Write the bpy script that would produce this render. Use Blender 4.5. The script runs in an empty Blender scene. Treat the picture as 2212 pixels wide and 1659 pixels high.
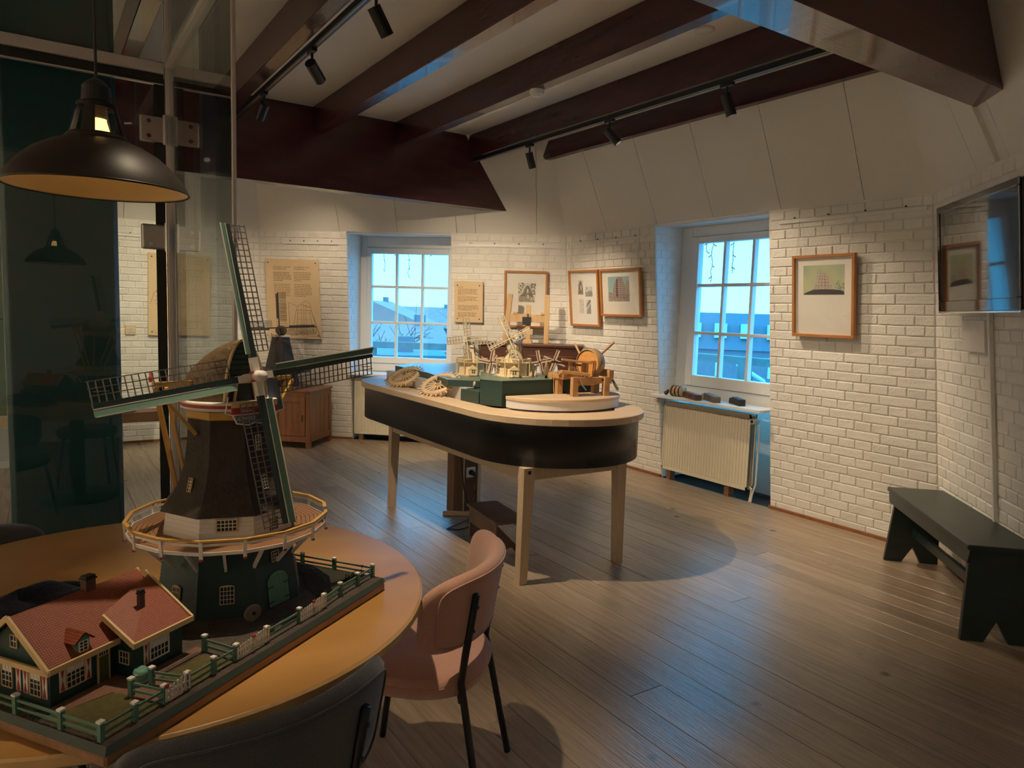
import bpy, bmesh, math, random
from mathutils import Vector, Matrix
random.seed(7)
PI = math.pi
S = bpy.context.scene
COL = S.collection

# ------------------------------------------------------------------ camera
EYE = 1.55
pit, rol, yaw = math.radians(5.663), math.radians(1.753), math.radians(56.472)
F0 = Vector((math.cos(yaw), math.sin(yaw), 0)); R0 = Vector((math.sin(yaw), -math.cos(yaw), 0)); ZZ = Vector((0, 0, 1))
fw = F0*math.cos(pit) - ZZ*math.sin(pit); u0 = F0*math.sin(pit) + ZZ*math.cos(pit)
rt = R0*math.cos(rol) + u0*math.sin(rol); up = u0*math.cos(rol) - R0*math.sin(rol)
cd = bpy.data.cameras.new('camera'); cam = bpy.data.objects.new('camera', cd); COL.objects.link(cam)
m3 = Matrix((rt, up, -fw)).transposed()
cam.matrix_world = Matrix.Translation((0, 0, EYE)) @ m3.to_4x4()
cd.sensor_width = 36; cd.sensor_fit = 'HORIZONTAL'; cd.lens = 36*1552.35/2212; cd.clip_start = .02; cd.clip_end = 2000
S.camera = cam

# ------------------------------------------------------------------ world, exposure
W = bpy.data.worlds.new('sky'); S.world = W; W.use_nodes = True
wn = W.node_tree.nodes; wl = W.node_tree.links; wn.clear()
wo = wn.new('ShaderNodeOutputWorld'); bg = wn.new('ShaderNodeBackground'); tc = wn.new('ShaderNodeTexCoord')
sx = wn.new('ShaderNodeSeparateXYZ'); rp = wn.new('ShaderNodeValToRGB')
wl.new(tc.outputs['Generated'], sx.inputs[0]); wl.new(sx.outputs['Z'], rp.inputs[0]); wl.new(rp.outputs[0], bg.inputs[0]); wl.new(bg.outputs[0], wo.inputs[0])
rp.color_ramp.elements[0].position = 0.0; rp.color_ramp.elements[0].color = (.085, .36, .74, 1)
rp.color_ramp.elements[1].position = .45; rp.color_ramp.elements[1].color = (.045, .38, .72, 1)
bg.inputs[1].default_value = SKY = 7.0
S.view_settings.view_transform = 'Standard'; S.view_settings.look = 'None'; S.view_settings.gamma = 1
S.view_settings.use_curve_mapping = False; S.view_settings.exposure = 0.3
LAMP = (1.0, .79, .53)

# ------------------------------------------------------------------ helpers
def tag(o, label=None, cat=None, group=None, kind=None):
    if label: o['label'] = label
    if cat: o['category'] = cat
    if group: o['group'] = group
    if kind: o['kind'] = kind
    return o
def empty(name, loc=(0, 0, 0), rz=0, label=None, cat=None, group=None, mat=None):
    o = bpy.data.objects.new(name, None); COL.objects.link(o); o.empty_display_size = .05
    if mat is not None: o.matrix_world = mat
    else: o.location = loc; o.rotation_euler = (0, 0, rz)
    return tag(o, label, cat, group)
def copy_tree(o, parent=None):
    c = o.copy(); COL.objects.link(c); c.parent = parent
    for ch in list(o.children): copy_tree(ch, c)
    return c
def inst(name, me, parent, M):
    o = bpy.data.objects.new(name, me); COL.objects.link(o); o.parent = parent; o.matrix_local = M; return o

I4 = Matrix.Identity(4)
def T(x, y=0, z=0): return Matrix.Translation((x, y, z))
def RX(a): return Matrix.Rotation(a, 4, 'X')
def RY(a): return Matrix.Rotation(a, 4, 'Y')
def RZ(a): return Matrix.Rotation(a, 4, 'Z')
def frame(o, x, y, z):
    M = Matrix((x, y, z)).transposed().to_4x4(); M.translation = Vector(o); return M
class MB:
    def __init__(s, M=None): s.v = []; s.f = []; s.mi = []; s.sm = []; s.M = M or I4; s.m = 0; s.smooth = False
    def add(s, vs, fs, M=None):
        A = s.M @ M if M is not None else s.M; b = len(s.v)
        s.v += [tuple(A @ Vector(p)) for p in vs]
        for f in fs: s.f.append([b+i for i in f]); s.mi.append(s.m); s.sm.append(s.smooth)
        return s
    def box(s, c, d, M=None):
        x, y, z = c; a, b, h = d[0]/2, d[1]/2, d[2]/2
        vs = [(x+i*a, y+j*b, z+k*h) for k in (-1, 1) for j in (-1, 1) for i in (-1, 1)]
        return s.add(vs, [(0, 2, 3, 1), (4, 5, 7, 6), (0, 1, 5, 4), (2, 6, 7, 3), (0, 4, 6, 2), (1, 3, 7, 5)], M)
    def bb(s, x0, x1, y0, y1, z0, z1, M=None): return s.box(((x0+x1)/2, (y0+y1)/2, (z0+z1)/2), (x1-x0, y1-y0, z1-z0), M)
    def taper(s, c0, d0, c1, d1, M=None):
        vs = [(c0[0]+i*d0[0]/2, c0[1]+j*d0[1]/2, c0[2]) for j in (-1, 1) for i in (-1, 1)] + [(c1[0]+i*d1[0]/2, c1[1]+j*d1[1]/2, c1[2]) for j in (-1, 1) for i in (-1, 1)]
        return s.add(vs, [(0, 2, 3, 1), (4, 5, 7, 6), (0, 1, 5, 4), (2, 6, 7, 3), (0, 4, 6, 2), (1, 3, 7, 5)], M)
    def bar(s, p, q, w, h=None, upv=(0, 0, 1), M=None):
        p, q = Vector(p), Vector(q); h = h or w; d = (q-p); L = d.length
        if L < 1e-7: return s
        d /= L; u = Vector(upv); u = u - d*u.dot(d)
        if u.length < 1e-4: u = Vector((1, 0, 0)) - d*d.x
        if u.length < 1e-4: u = Vector((0, 1, 0)) - d*d.y
        u.normalize(); r = d.cross(u)
        vs = [p + r*(i*w/2) + u*(j*h/2) for j in (-1, 1) for i in (-1, 1)] + [q + r*(i*w/2) + u*(j*h/2) for j in (-1, 1) for i in (-1, 1)]
        return s.add(vs, [(0, 2, 3, 1), (4, 5, 7, 6), (0, 1, 5, 4), (2, 6, 7, 3), (0, 4, 6, 2), (1, 3, 7, 5)], M)
    def cyl(s, p, q, r0, r1=None, n=12, caps=True, M=None):
        r1 = r0 if r1 is None else r1; p, q = Vector(p), Vector(q); d = (q-p).normalized()
        u = d.orthogonal().normalized(); w = d.cross(u)
        vs = []
        for c, r in ((p, r0), (q, r1)):
            for i in range(n):
                a = 2*PI*i/n; vs.append(c + u*(r*math.cos(a)) + w*(r*math.sin(a)))
        fs = [(i, (i+1) % n, n+(i+1) % n, n+i) for i in range(n)]
        if caps: fs += [tuple(reversed(range(n))), tuple(range(n, 2*n))]
        return s.add(vs, fs, M)
    def tube(s, pts, r, n=6, M=None, closed=False):
        pts = [Vector(p) for p in pts]; vs = []; N = len(pts); u = None
        for i, p in enumerate(pts):
            a = pts[(i-1) % N] if (i or closed) else p; b = pts[(i+1) % N] if (i < N-1 or closed) else p
            d = (b-a).normalized()
            if u is None: u = d.orthogonal().normalized()
            else:
                u = u - d*u.dot(d); u = u.normalized() if u.length > 1e-5 else d.orthogonal().normalized()
            w = d.cross(u); rr = r[i] if isinstance(r, (list, tuple)) else r
            for k in range(n):
                t = 2*PI*k/n; vs.append(p + u*(rr*math.cos(t)) + w*(rr*math.sin(t)))
        fs = []
        for i in range(N if closed else N-1):
            j = (i+1) % N
            for k in range(n): fs.append((i*n+k, i*n+(k+1) % n, j*n+(k+1) % n, j*n+k))
        if not closed: fs += [tuple(reversed(range(n))), tuple(range((N-1)*n, N*n))]
        return s.add(vs, fs, M)
    def lathe(s, prof, n=24, M=None, cap0=False, cap1=False, a0=0):
        vs = []; fs = []
        for (r, z) in prof:
            for i in range(n):
                a = a0+2*PI*i/n; vs.append((r*math.cos(a), r*math.sin(a), z))
        for j in range(len(prof)-1):
            for i in range(n): fs.append((j*n+i, j*n+(i+1) % n, (j+1)*n+(i+1) % n, (j+1)*n+i))
        if cap0: fs.append(tuple(reversed(range(n))))
        if cap1: fs.append(tuple(range((len(prof)-1)*n, len(prof)*n)))
        return s.add(vs, fs, M)
    def prism(s, poly, z0, z1, M=None):
        n = len(poly); vs = [(x, y, z0) for x, y in poly] + [(x, y, z1) for x, y in poly]
        fs = [tuple(reversed(range(n))), tuple(range(n, 2*n))] + [(i, (i+1) % n, n+(i+1) % n, n+i) for i in range(n)]
        return s.add(vs, fs, M)
    def poly(s, pts, M=None): return s.add(pts, [tuple(range(len(pts)))], M)
    def sphere(s, c, r, n=12, m=8, M=None, sc=(1, 1, 1)):
        c = Vector(c); vs = [c + Vector((0, 0, -r*sc[2]))]; 
        for j in range(1, m):
            t = -PI/2 + PI*j/m
            for i in range(n):
                a = 2*PI*i/n; vs.append(c + Vector((r*sc[0]*math.cos(t)*math.cos(a), r*sc[1]*math.cos(t)*math.sin(a), r*sc[2]*math.sin(t))))
        vs.append(c + Vector((0, 0, r*sc[2]))); fs = []
        for i in range(n): fs.append((0, 1+(i+1) % n, 1+i)); fs.append((len(vs)-1, 1+(m-2)*n+i, 1+(m-2)*n+(i+1) % n))
        for j in range(m-2):
            for i in range(n): fs.append((1+j*n+i, 1+j*n+(i+1) % n, 1+(j+1)*n+(i+1) % n, 1+(j+1)*n+i))
        return s.add(vs, fs, M)
    def mesh(s, name, mats):
        me = bpy.data.meshes.new(name); me.from_pydata([tuple(v) for v in s.v], [], s.f); 
        for mt in (mats if isinstance(mats, (list, tuple)) else [mats]): me.materials.append(mt)
        for p, i, sm in zip(me.polygons, s.mi, s.sm): p.material_index = i; p.use_smooth = sm
        me.update()
        bm = bmesh.new(); bm.from_mesh(me); bmesh.ops.recalc_face_normals(bm, faces=bm.faces); bm.to_mesh(me); bm.free()
        return me
    def build(s, name, mats, parent=None, bevel=0, seg=1, subsurf=0, auto=False):
        o = bpy.data.objects.new(name, s.mesh(name, mats)); COL.objects.link(o); o.parent = parent
        if bevel:
            b = o.modifiers.new('bevel', 'BEVEL'); b.width = bevel; b.segments = seg; b.limit_method = 'ANGLE'; b.angle_limit = math.radians(40)
        if subsurf:
            b = o.modifiers.new('sub', 'SUBSURF'); b.levels = subsurf; b.render_levels = subsurf
        return o
def text_mesh(txt, size, mat, parent, M, name='lettering', ext=.0005, align='LEFT', space=1.0):
    cu = bpy.data.curves.new(name, 'FONT'); cu.body = txt; cu.size = size; cu.extrude = ext; cu.align_x = align; cu.resolution_u = 2; cu.space_line = space
    t = bpy.data.objects.new('tmp', cu); COL.objects.link(t)
    bpy.context.view_layer.update()
    me = bpy.data.meshes.new_from_object(t.evaluated_get(bpy.context.evaluated_depsgraph_get()))
    bpy.data.objects.remove(t); me.materials.clear(); me.materials.append(mat)
    o = bpy.data.objects.new(name, me); COL.objects.link(o); o.parent = parent; o.matrix_local = M; return o

# ------------------------------------------------------------------ materials
MT = {}
def mat(name, c, rough=.6, metal=0, c2=None, scale=6, stretch=(1, 1, 1), amt=1, bump=0, bscale=40, spec=.5, rnd=0, coat=0, emit=None, est=0, detail=4, coord='Object', knots=False, sheen=0, bstretch=(1,1,1)):
    m = bpy.data.materials.new(name); m.use_nodes = True; nt = m.node_tree; n = nt.nodes; l = nt.links
    b = n['Principled BSDF']; b.inputs['Roughness'].default_value = rough; b.inputs['Metallic'].default_value = metal
    b.inputs['Specular IOR Level'].default_value = spec; b.inputs['Coat Weight'].default_value = coat
    if sheen: b.inputs['Sheen Weight'].default_value = sheen; b.inputs['Sheen Roughness'].default_value = .5
    b.inputs['Base Color'].default_value = (*c, 1)
    if emit: b.inputs['Emission Color'].default_value = (*emit, 1); b.inputs['Emission Strength'].default_value = est
    t = n.new('ShaderNodeTexCoord'); src = t.outputs[coord]
    if c2 or rnd or bump:
        oi = n.new('ShaderNodeObjectInfo')
        if rnd:
            vm = n.new('ShaderNodeVectorMath'); vm.operation = 'MULTIPLY_ADD'; cb = n.new('ShaderNodeCombineXYZ')
            for k in range(3): l.new(oi.outputs['Random'], cb.inputs[k])
            l.new(cb.outputs[0], vm.inputs[0]); vm.inputs[1].default_value = (37, 53, 71); l.new(src, vm.inputs[2]); src = vm.outputs[0]
    if c2:
        mp = n.new('ShaderNodeMapping'); mp.inputs['Scale'].default_value = stretch; l.new(src, mp.inputs[0])
        nz = n.new('ShaderNodeTexNoise'); nz.inputs['Scale'].default_value = scale; nz.inputs['Detail'].default_value = detail; l.new(mp.outputs[0], nz.inputs[0])
        cr = n.new('ShaderNodeValToRGB'); cr.color_ramp.elements[0].position = .5-.25*amt if amt <= 2 else 0; cr.color_ramp.elements[1].position = .5+.25*amt if amt <= 2 else 1
        cr.color_ramp.elements[0].color = (*c, 1); cr.color_ramp.elements[1].color = (*c2, 1); l.new(nz.outputs['Fac'], cr.inputs[0]); out = cr.outputs[0]
        if knots:
            vo = n.new('ShaderNodeTexVoronoi'); vo.inputs['Scale'].default_value = knots; mp2 = n.new('ShaderNodeMapping'); mp2.inputs['Scale'].default_value = [1 if q > .5 else .45 for q in stretch]; l.new(src, mp2.inputs[0]); l.new(mp2.outputs[0], vo.inputs[0])
            k = n.new('ShaderNodeValToRGB'); k.color_ramp.elements[0].position = .02; k.color_ramp.elements[0].color = (.25, .2, .16, 1); k.color_ramp.elements[1].position = .07; k.color_ramp.elements[1].color = (1, 1, 1, 1)
            l.new(vo.outputs['Distance'], k.inputs[0]); mx = n.new('ShaderNodeMix'); mx.data_type = 'RGBA'; mx.blend_type = 'MULTIPLY'; mx.inputs[0].default_value = 1
            l.new(out, mx.inputs[6]); l.new(k.outputs[0], mx.inputs[7]); out = mx.outputs[2]
        if rnd:
            hs = n.new('ShaderNodeHueSaturation'); mr = n.new('ShaderNodeMapRange'); mr.inputs[3].default_value = 1-rnd; mr.inputs[4].default_value = 1+rnd
            l.new(oi.outputs['Random'], mr.inputs[0]); l.new(mr.outputs[0], hs.inputs['Value']); l.new(out, hs.inputs['Color']); out = hs.outputs[0]
        l.new(out, b.inputs['Base Color'])
    if bump:
        mp3 = n.new('ShaderNodeMapping'); mp3.inputs['Scale'].default_value = bstretch; l.new(src, mp3.inputs[0])
        n2 = n.new('ShaderNodeTexNoise'); n2.inputs['Scale'].default_value = bscale; n2.inputs['Detail'].default_value = 3; l.new(mp3.outputs[0], n2.inputs[0])
        bp = n.new('ShaderNodeBump'); bp.inputs['Strength'].default_value = bump; bp.inputs['Distance'].default_value = .01; l.new(n2.outputs['Fac'], bp.inputs['Height']); l.new(bp.outputs[0], b.inputs['Normal'])
    MT[name] = m; return m
def glass(name, tint=(1, 1, 1), refl=1.0):
    m = bpy.data.materials.new(name); m.use_nodes = True; nt = m.node_tree; n = nt.nodes; l = nt.links; n.clear()
    o = n.new('ShaderNodeOutputMaterial'); tr = n.new('ShaderNodeBsdfTransparent'); gl = n.new('ShaderNodeBsdfGlossy'); lw = n.new('ShaderNodeLayerWeight'); mx = n.new('ShaderNodeMixShader')
    lw.inputs[0].default_value = .5; pw = n.new('ShaderNodeMath'); pw.operation = 'POWER'; pw.inputs[1].default_value = 5; ma = n.new('ShaderNodeMath'); ma.operation = 'MULTIPLY_ADD'; ma.inputs[1].default_value = .96*refl; ma.inputs[2].default_value = .04*refl
    tr.inputs[0].default_value = (*tint, 1); gl.inputs['Roughness'].default_value = 0.0
    l.new(lw.outputs['Facing'], pw.inputs[0]); l.new(pw.outputs[0], ma.inputs[0]); l.new(ma.outputs[0], mx.inputs[0]); l.new(tr.outputs[0], mx.inputs[1]); l.new(gl.outputs[0], mx.inputs[2]); l.new(mx.outputs[0], o.inputs[0])
    MT[name] = m; return m
mat('brick_paint', (.78, .76, .72), .55, c2=(.84, .82, .78), scale=9, rnd=.05, bump=.35, bscale=55)
mat('joint_paint', (.76, .74, .70), .65, c2=(.82, .80, .76), scale=7, bump=.4, bscale=40)
mat('white_paint', (.78, .77, .74), .4, c2=(.82, .81, .78), scale=5, bump=.05, bscale=25)
mat('panel_paint', (.75, .73, .69), .6, c2=(.78, .76, .72), scale=3, bump=.06, bscale=90)
mat('ceiling_paint', (.84, .82, .79), .7, c2=(.87, .85, .82), scale=4, bump=.12, bscale=120)
mat('maroon', (.045, .010, .015), .22, c2=(.085, .026, .028), scale=3, stretch=(6, 1, 6), rnd=.1, coat=.3, spec=.4, bump=.12, bscale=18, bstretch=(8, .6, 8))
mat('maroon_x', (.055, .014, .018), .22, c2=(.085, .026, .028), scale=3, stretch=(1, 6, 6), coat=.5, bump=.12, bscale=18, bstretch=(.6, 8, 8))
mat('floor_wood', (.28, .205, .145), .27, c2=(.45, .345, .245), scale=5, stretch=(14, .6, 14), rnd=.16, spec=1.0, bump=.25, bscale=20, bstretch=(10, .5, 10), knots=2.2, detail=6)
mat('floor_gap', (.05, .03, .02), .8)
mat('oak_light', (.66, .49, .33), .5, c2=(.74, .57, .40), scale=6, stretch=(1, 1, 1), rnd=.03, bump=.05, bscale=60)
mat('oak_leg', (.60, .45, .31), .5, c2=(.70, .54, .38), scale=8, stretch=(8, 8, .6), bump=.05, bscale=40)
mat('birch', (.74, .55, .33), .5, c2=(.80, .62, .40), scale=4, stretch=(1, 1, 6), bump=.02)
mat('ply_kit', (.72, .58, .36), .55, c2=(.78, .64, .42), scale=8)
mat('ply_shaded', (.50, .44, .36), .6); mat('ply_edge', (.16, .10, .05), .7)  # sail ply is greyed, shade put into its colour
mat('drum_wood', (.60, .27, .07), .4, c2=(.72, .37, .12), scale=9, stretch=(1, 1, 5))
mat('machine_wood', (.50, .27, .11), .5, c2=(.60, .34, .16), scale=8, stretch=(1, 1, 5))
mat('dark_wood', (.10, .045, .025), .4, c2=(.16, .075, .04), scale=5, stretch=(1, 1, 6))
mat('cab_wood', (.20, .075, .028), .38, c2=(.32, .13, .05), scale=4, stretch=(5, 5, .6), bump=.05)
mat('chest_wood', (.065, .022, .013), .35, c2=(.095, .034, .02), scale=4, stretch=(.6, .6, 6))
mat('post_wood', (.17, .085, .045), .5, c2=(.25, .13, .07), scale=6, stretch=(6, 6, .5))
mat('stool_wood', (.12, .07, .05), .5, c2=(.19, .115, .075), scale=6)
mat('easel_wood', (.42, .26, .12), .55, c2=(.56, .37, .19), scale=6, stretch=(6, 6, .6))
mat('table_wood', (.40, .20, .055), .32, c2=(.52, .28, .09), scale=3.5, stretch=(1, 1.6, 1), bump=.03, bscale=30, detail=6)
mat('table_edge', (.58, .36, .15), .4, c2=(.64, .42, .2), scale=10)
mat('frame_wood', (.42, .17, .05), .35, c2=(.50, .22, .075), scale=8)
mat('apron_black', (.010, .011, .015), .3, spec=.5)
mat('black_metal', (.012, .012, .013), .4, spec=.5)
mat('black_soft', (.02, .02, .022), .6)
mat('shade_black', (.022, .018, .014), .45, spec=.4)
mat('brass_inner', (.36, .25, .11), .5, metal=0, c2=(.42, .30, .14), scale=6)
mat('steel', (.55, .53, .5), .35, metal=1)
mat('alu', (.50, .47, .45), .4, metal=.2)
mat('chrome', (.8, .8, .8), .12, metal=1)
mat('seal_black', (.006, .006, .006), .6)
mat('teal', (.011, .055, .068), .35, c2=(.013, .065, .08), scale=2, spec=.5)
mat('rad_white', (.74, .68, .55), .4)
mat('valve', (.7, .66, .58), .4)
mat('bench_green', (.016, .03, .030), .32, c2=(.024, .042, .040), scale=7, bump=.06, bscale=20)
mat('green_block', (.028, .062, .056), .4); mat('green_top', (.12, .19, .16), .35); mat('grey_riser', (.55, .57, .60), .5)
mat('white_lam', (.72, .73, .76), .45)
mat('pink', (.48, .25, .185), .95, c2=(.60, .34, .26), scale=220, amt=1.4, bump=.25, bscale=350, sheen=.4)
mat('grey_felt', (.035, .036, .045), .95, c2=(.065, .066, .078), scale=220, amt=1.4, bump=.25, bscale=350, sheen=.4)
mat('navy', (.006, .008, .022), .95, c2=(.012, .016, .04), scale=60, bump=.5, bscale=160, sheen=.15)
mat('paper', (.78, .75, .70), .6); mat('ink', (.05, .03, .02), .7); mat('brown_ink', (.22, .11, .04), .7)
mat('tv_black', (.004, .005, .007), .06, spec=.8, coat=.5); mat('tv_body', (.006, .008, .012), .25)
mat('concrete_ext', (.3, .3, .3), .8)
# diorama paints
mat('d_green', (.010, .040, .036), .5, c2=(.014, .050, .046), scale=14); mat('d_lgreen', (.12, .30, .22), .5); mat('d_fence', (.09, .20, .15), .5)
mat('d_cream', (.66, .48, .24), .5); mat('d_yellow', (.55, .32, .07), .5); mat('d_white', (.76, .72, .66), .5); mat('d_red', (.40, .03, .03), .5)
mat('d_thatch', (.028, .022, .016), .8, c2=(.045, .034, .024), scale=30, bump=.3, bscale=120); mat('d_cap', (.085, .052, .022), .6, c2=(.13, .085, .04), scale=14, bump=.5, bscale=60)
mat('d_grass', (.085, .075, .022), .95, c2=(.14, .115, .035), scale=60, bump=.8, bscale=220); mat('d_dirt', (.060, .045, .036), .95, c2=(.10, .075, .055), scale=30, bump=.6, bscale=150); mat('d_brickpath', (.22, .105, .06), .9, c2=(.17, .09, .06), scale=60, bump=.4, bscale=200)
mat('d_dgrass', (.028, .030, .016), .95, c2=(.05, .048, .026), scale=60, bump=.8, bscale=220)
mat('d_base', (.26, .13, .055), .4, c2=(.36, .20, .10), scale=10, stretch=(.6, 6, 6)); mat('d_deck', (.30, .15, .07), .6, c2=(.24, .11, .05), scale=30); mat('d_strip', (.05, .075, .06), .6); mat('d_dark', (.008, .008, .008), .5)
mat('d_sail', (.022, .045, .048), .5); mat('d_lattice', (.16, .135, .125), .6); mat('d_stone', (.20, .17, .14), .8, c2=(.26, .22, .18), scale=40); mat('d_brick', (.10, .04, .03), .7); mat('d_blue', (.10, .13, .2), .5); mat('d_olive', (.075, .10, .02), .5); mat('d_figure', (.5, .08, .04), .6)
def tile_mat():
    m = mat('d_tile', (.36, .085, .03), .55); nt = m.node_tree; n = nt.nodes; l = nt.links; b = n['Principled BSDF']
    tc = n.new('ShaderNodeTexCoord'); br = n.new('ShaderNodeTexBrick'); br.offset = 0; br.inputs['Scale'].default_value = 1
    br.inputs['Color1'].default_value = (.40, .10, .035, 1); br.inputs['Color2'].default_value = (.33, .075, .028, 1); br.inputs['Mortar'].default_value = (.15, .03, .015, 1)
    br.inputs['Mortar Size'].default_value = .0007; br.inputs['Brick Width'].default_value = .0047; br.inputs['Row Height'].default_value = .0050
    l.new(tc.outputs['UV'], br.inputs[0]); l.new(br.outputs[0], b.inputs['Base Color'])
    bp = n.new('ShaderNodeBump'); bp.inputs['Strength'].default_value = .8; bp.inputs['Distance'].default_value = .002; bp.invert = True; l.new(br.outputs['Fac'], bp.inputs['Height']); l.new(bp.outputs[0], b.inputs['Normal'])
tile_mat()
glass('pane_glass', (.97, .985, 1.0), 1.0); glass('partition_glass', (.93, .97, .95), 1.2); glass('picture_glass', (1, 1, 1), .8)
# outdoors
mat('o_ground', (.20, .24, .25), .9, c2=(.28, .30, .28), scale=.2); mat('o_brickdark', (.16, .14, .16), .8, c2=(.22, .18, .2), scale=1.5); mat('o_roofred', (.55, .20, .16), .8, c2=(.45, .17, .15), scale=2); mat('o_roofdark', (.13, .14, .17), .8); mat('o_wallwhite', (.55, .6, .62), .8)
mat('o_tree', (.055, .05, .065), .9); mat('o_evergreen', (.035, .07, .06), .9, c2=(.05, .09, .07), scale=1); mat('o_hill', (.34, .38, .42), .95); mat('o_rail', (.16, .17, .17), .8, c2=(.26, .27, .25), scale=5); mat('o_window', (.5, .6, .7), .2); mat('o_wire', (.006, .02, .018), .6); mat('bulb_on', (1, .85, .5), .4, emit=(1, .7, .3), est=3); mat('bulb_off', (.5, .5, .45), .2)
mat('emit_lamp', (1, .9, .7), .4, emit=(1, .88, .68), est=8); mat('emit_bulb', (1, .8, .4), .4, emit=(1, .62, .2), est=2.0)

# ================================================================== ROOM SHELL
ZB, ZC, BAT, TIL = 2.40, 3.34, .11, .48      # brick top, flat ceiling, batter, slope
CX = .10
def off(z): return BAT*z if z <= ZB else BAT*ZB + (z-ZB)*TIL
s2 = math.sqrt(.5)
A0, B0 = Vector((5.04, 6.40)), Vector((2.24, 8.80))
tNE = (B0-A0).normalized(); mNE = Vector((-tNE.y, tNE.x)); mNE = mNE if mNE.x < 0 else -mNE
WALLS = [  # name, point on base line, inward normal
    ('right', Vector((5.06, 4)), Vector((-1, 0))), ('back_right', A0, mNE), ('back', Vector((0, 8.8)), Vector((0, -1))),
    ('back_left', Vector((2*CX-A0.x, A0.y)), Vector((-mNE.x, mNE.y))), ('left', Vector((2*CX-5.06, 4)), Vector((1, 0))),
    ('front_left', Vector((2*CX-5.06, 2.33)), Vector((s2, s2))), ('front', Vector((0, -.55)), Vector((0, 1))), ('front_right', Vector((5.06, 2.33)), Vector((-s2, s2)))]
NWL = len(WALLS)
def isect(p, n, q, k):
    d = n.x*k.y - n.y*k.x; a = p.dot(n); b = q.dot(k)
    return Vector(((a*k.y - b*n.y)/d, (n.x*b - k.x*a)/d))
def corner(i, z, extra=0):   # corner between wall i and i+1
    _, p, n = WALLS[i]; _, q, k = WALLS[(i+1) % NWL]; o = off(z)+extra
    return isect(p+n*o, n, q+k*o, k)
def ring(z, extra=0): return [corner(i, z, extra) for i in range(NWL)]
class WF:   # wall frame: s along wall (from corner i-1 to corner i, counter-clockwise), z height, o offset inward
    def __init__(s, i):
        s.i = i; s.n = WALLS[i][2]; s.t = Vector((s.n.y, -s.n.x)); a = corner(i-1, 0); b = corner(i, 0)
        if (b-a).dot(s.t) < 0: s.t = -s.t
        s.o = a; s.L = (b-a).length
    def lim(s, z): return (corner(s.i-1, z)-s.o).dot(s.t), (corner(s.i, z)-s.o).dot(s.t)
    def p(s, u, z, o=0):
        q = s.o + s.t*u + s.n*(off(z)+o); return Vector((q.x, q.y, z))
    def M(s, u, z, o=0):   # x along wall, y up the batter, z inward
        x = Vector((s.t.x, s.t.y, 0)); n = Vector((s.n.x, s.n.y, -BAT)).normalized(); y = n.cross(x)
        if y.z < 0: x = -x; y = n.cross(x)
        return frame(s.p(u, z, o), x, y, n)
    def MV(s, u, z, o=0):   # plumb frame: x along wall (left to right seen from the room), y up, z inward
        n = Vector((s.n.x, s.n.y, 0)); y = Vector((0, 0, 1)); x = y.cross(n); return frame(s.p(u, z, o), x, y, n)
FR = [WF(i) for i in range(NWL)]
fR, fNE, fN, fSE = FR[0], FR[1], FR[2], FR[7]
def sR(y): return (Vector((0, y))-fR.o).dot(fR.t)
def sNE(s): return (A0 + tNE*s - fNE.o).dot(fNE.t)
def sN(x): return (Vector((x, 0))-fN.o).dot(fN.t)
def sSE(s): return (Vector((5.06, 2.33)) + Vector((-s2, -s2))*s - fSE.o).dot(fSE.t)
# openings (wall index -> s0, s1), full height niches with a window above and a radiator below
OPEN = {0: (sR(3.682), sR(4.932)), 1: (sNE(1.365), sNE(2.56))}
OPEN = {k: (min(v), max(v)) for k, v in OPEN.items()}
NDEP = .34
# ---- flat base and floor planks
base = ring(0, -.0)
g = MB(); g.poly([(p.x, p.y, -.03) for p in ring(0, -.5)]); fl = g.build('floor', MT['floor_gap']); tag(fl, 'pine plank floor of the mill room', kind='structure')
def yspan(x):
    ys = []
    R = ring(0, -.005)
    for i in range(NWL):
        a, b = R[i-1], R[i]
        if abs(a.x-b.x) > 1e-6 and min(a.x, b.x) <= x <= max(a.x, b.x): ys.append(a.y + (b.y-a.y)*(x-a.x)/(b.x-a.x))
    return (min(ys), max(ys)) if len(ys) > 1 else None
x = -4.8; random.seed(3)
while x < 5.04:
    w = random.choice((.145, .155, .165, .175)); x1 = min(x+w, 5.05)
    a, b = yspan(max(x, -4.84)), yspan(min(x1, 5.045))
    if a and b:
        y0, y1 = max(a[0], b[0]), min(a[1], b[1]); cuts = [y0]
        c = y0 + random.uniform(1.5, 5)
        while c < y1-.8: cuts.append(c); c += random.uniform(3.2, 5.5)
        cuts.append(y1)
        for j in range(len(cuts)-1):
            yc = (cuts[j]+cuts[j+1])/2; m = MB(); hw = (x1-x)/2-.0007; ch = .0013
            lo_ = (a[0], b[0]) if j == 0 else (cuts[j]+.001,)*2; hi_ = (a[1], b[1]) if j == len(cuts)-2 else (cuts[j+1]-.001,)*2
            crn = [(-1, lo_[0], 1), (1, lo_[1], 1), (1, hi_[1], -1), (-1, hi_[0], -1)]     # ends follow the wall
            vs = [(sx_*(hw-q), yy-yc+sy_*q, zz) for zz, q in ((-.02, 0), (-ch, 0), (0, ch)) for sx_, yy, sy_ in crn]
            fs = [(8, 9, 10, 11)] + [(k*4+i, k*4+(i+1) % 4, k*4+4+(i+1) % 4, k*4+4+i) for k in range(2) for i in range(4)]
            m.add(vs, fs); o = m.build('floor_plank', MT['floor_wood'], fl); o.location = ((x+x1)/2, yc, random.uniform(-.0008, .0008))
    x = x1
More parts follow.
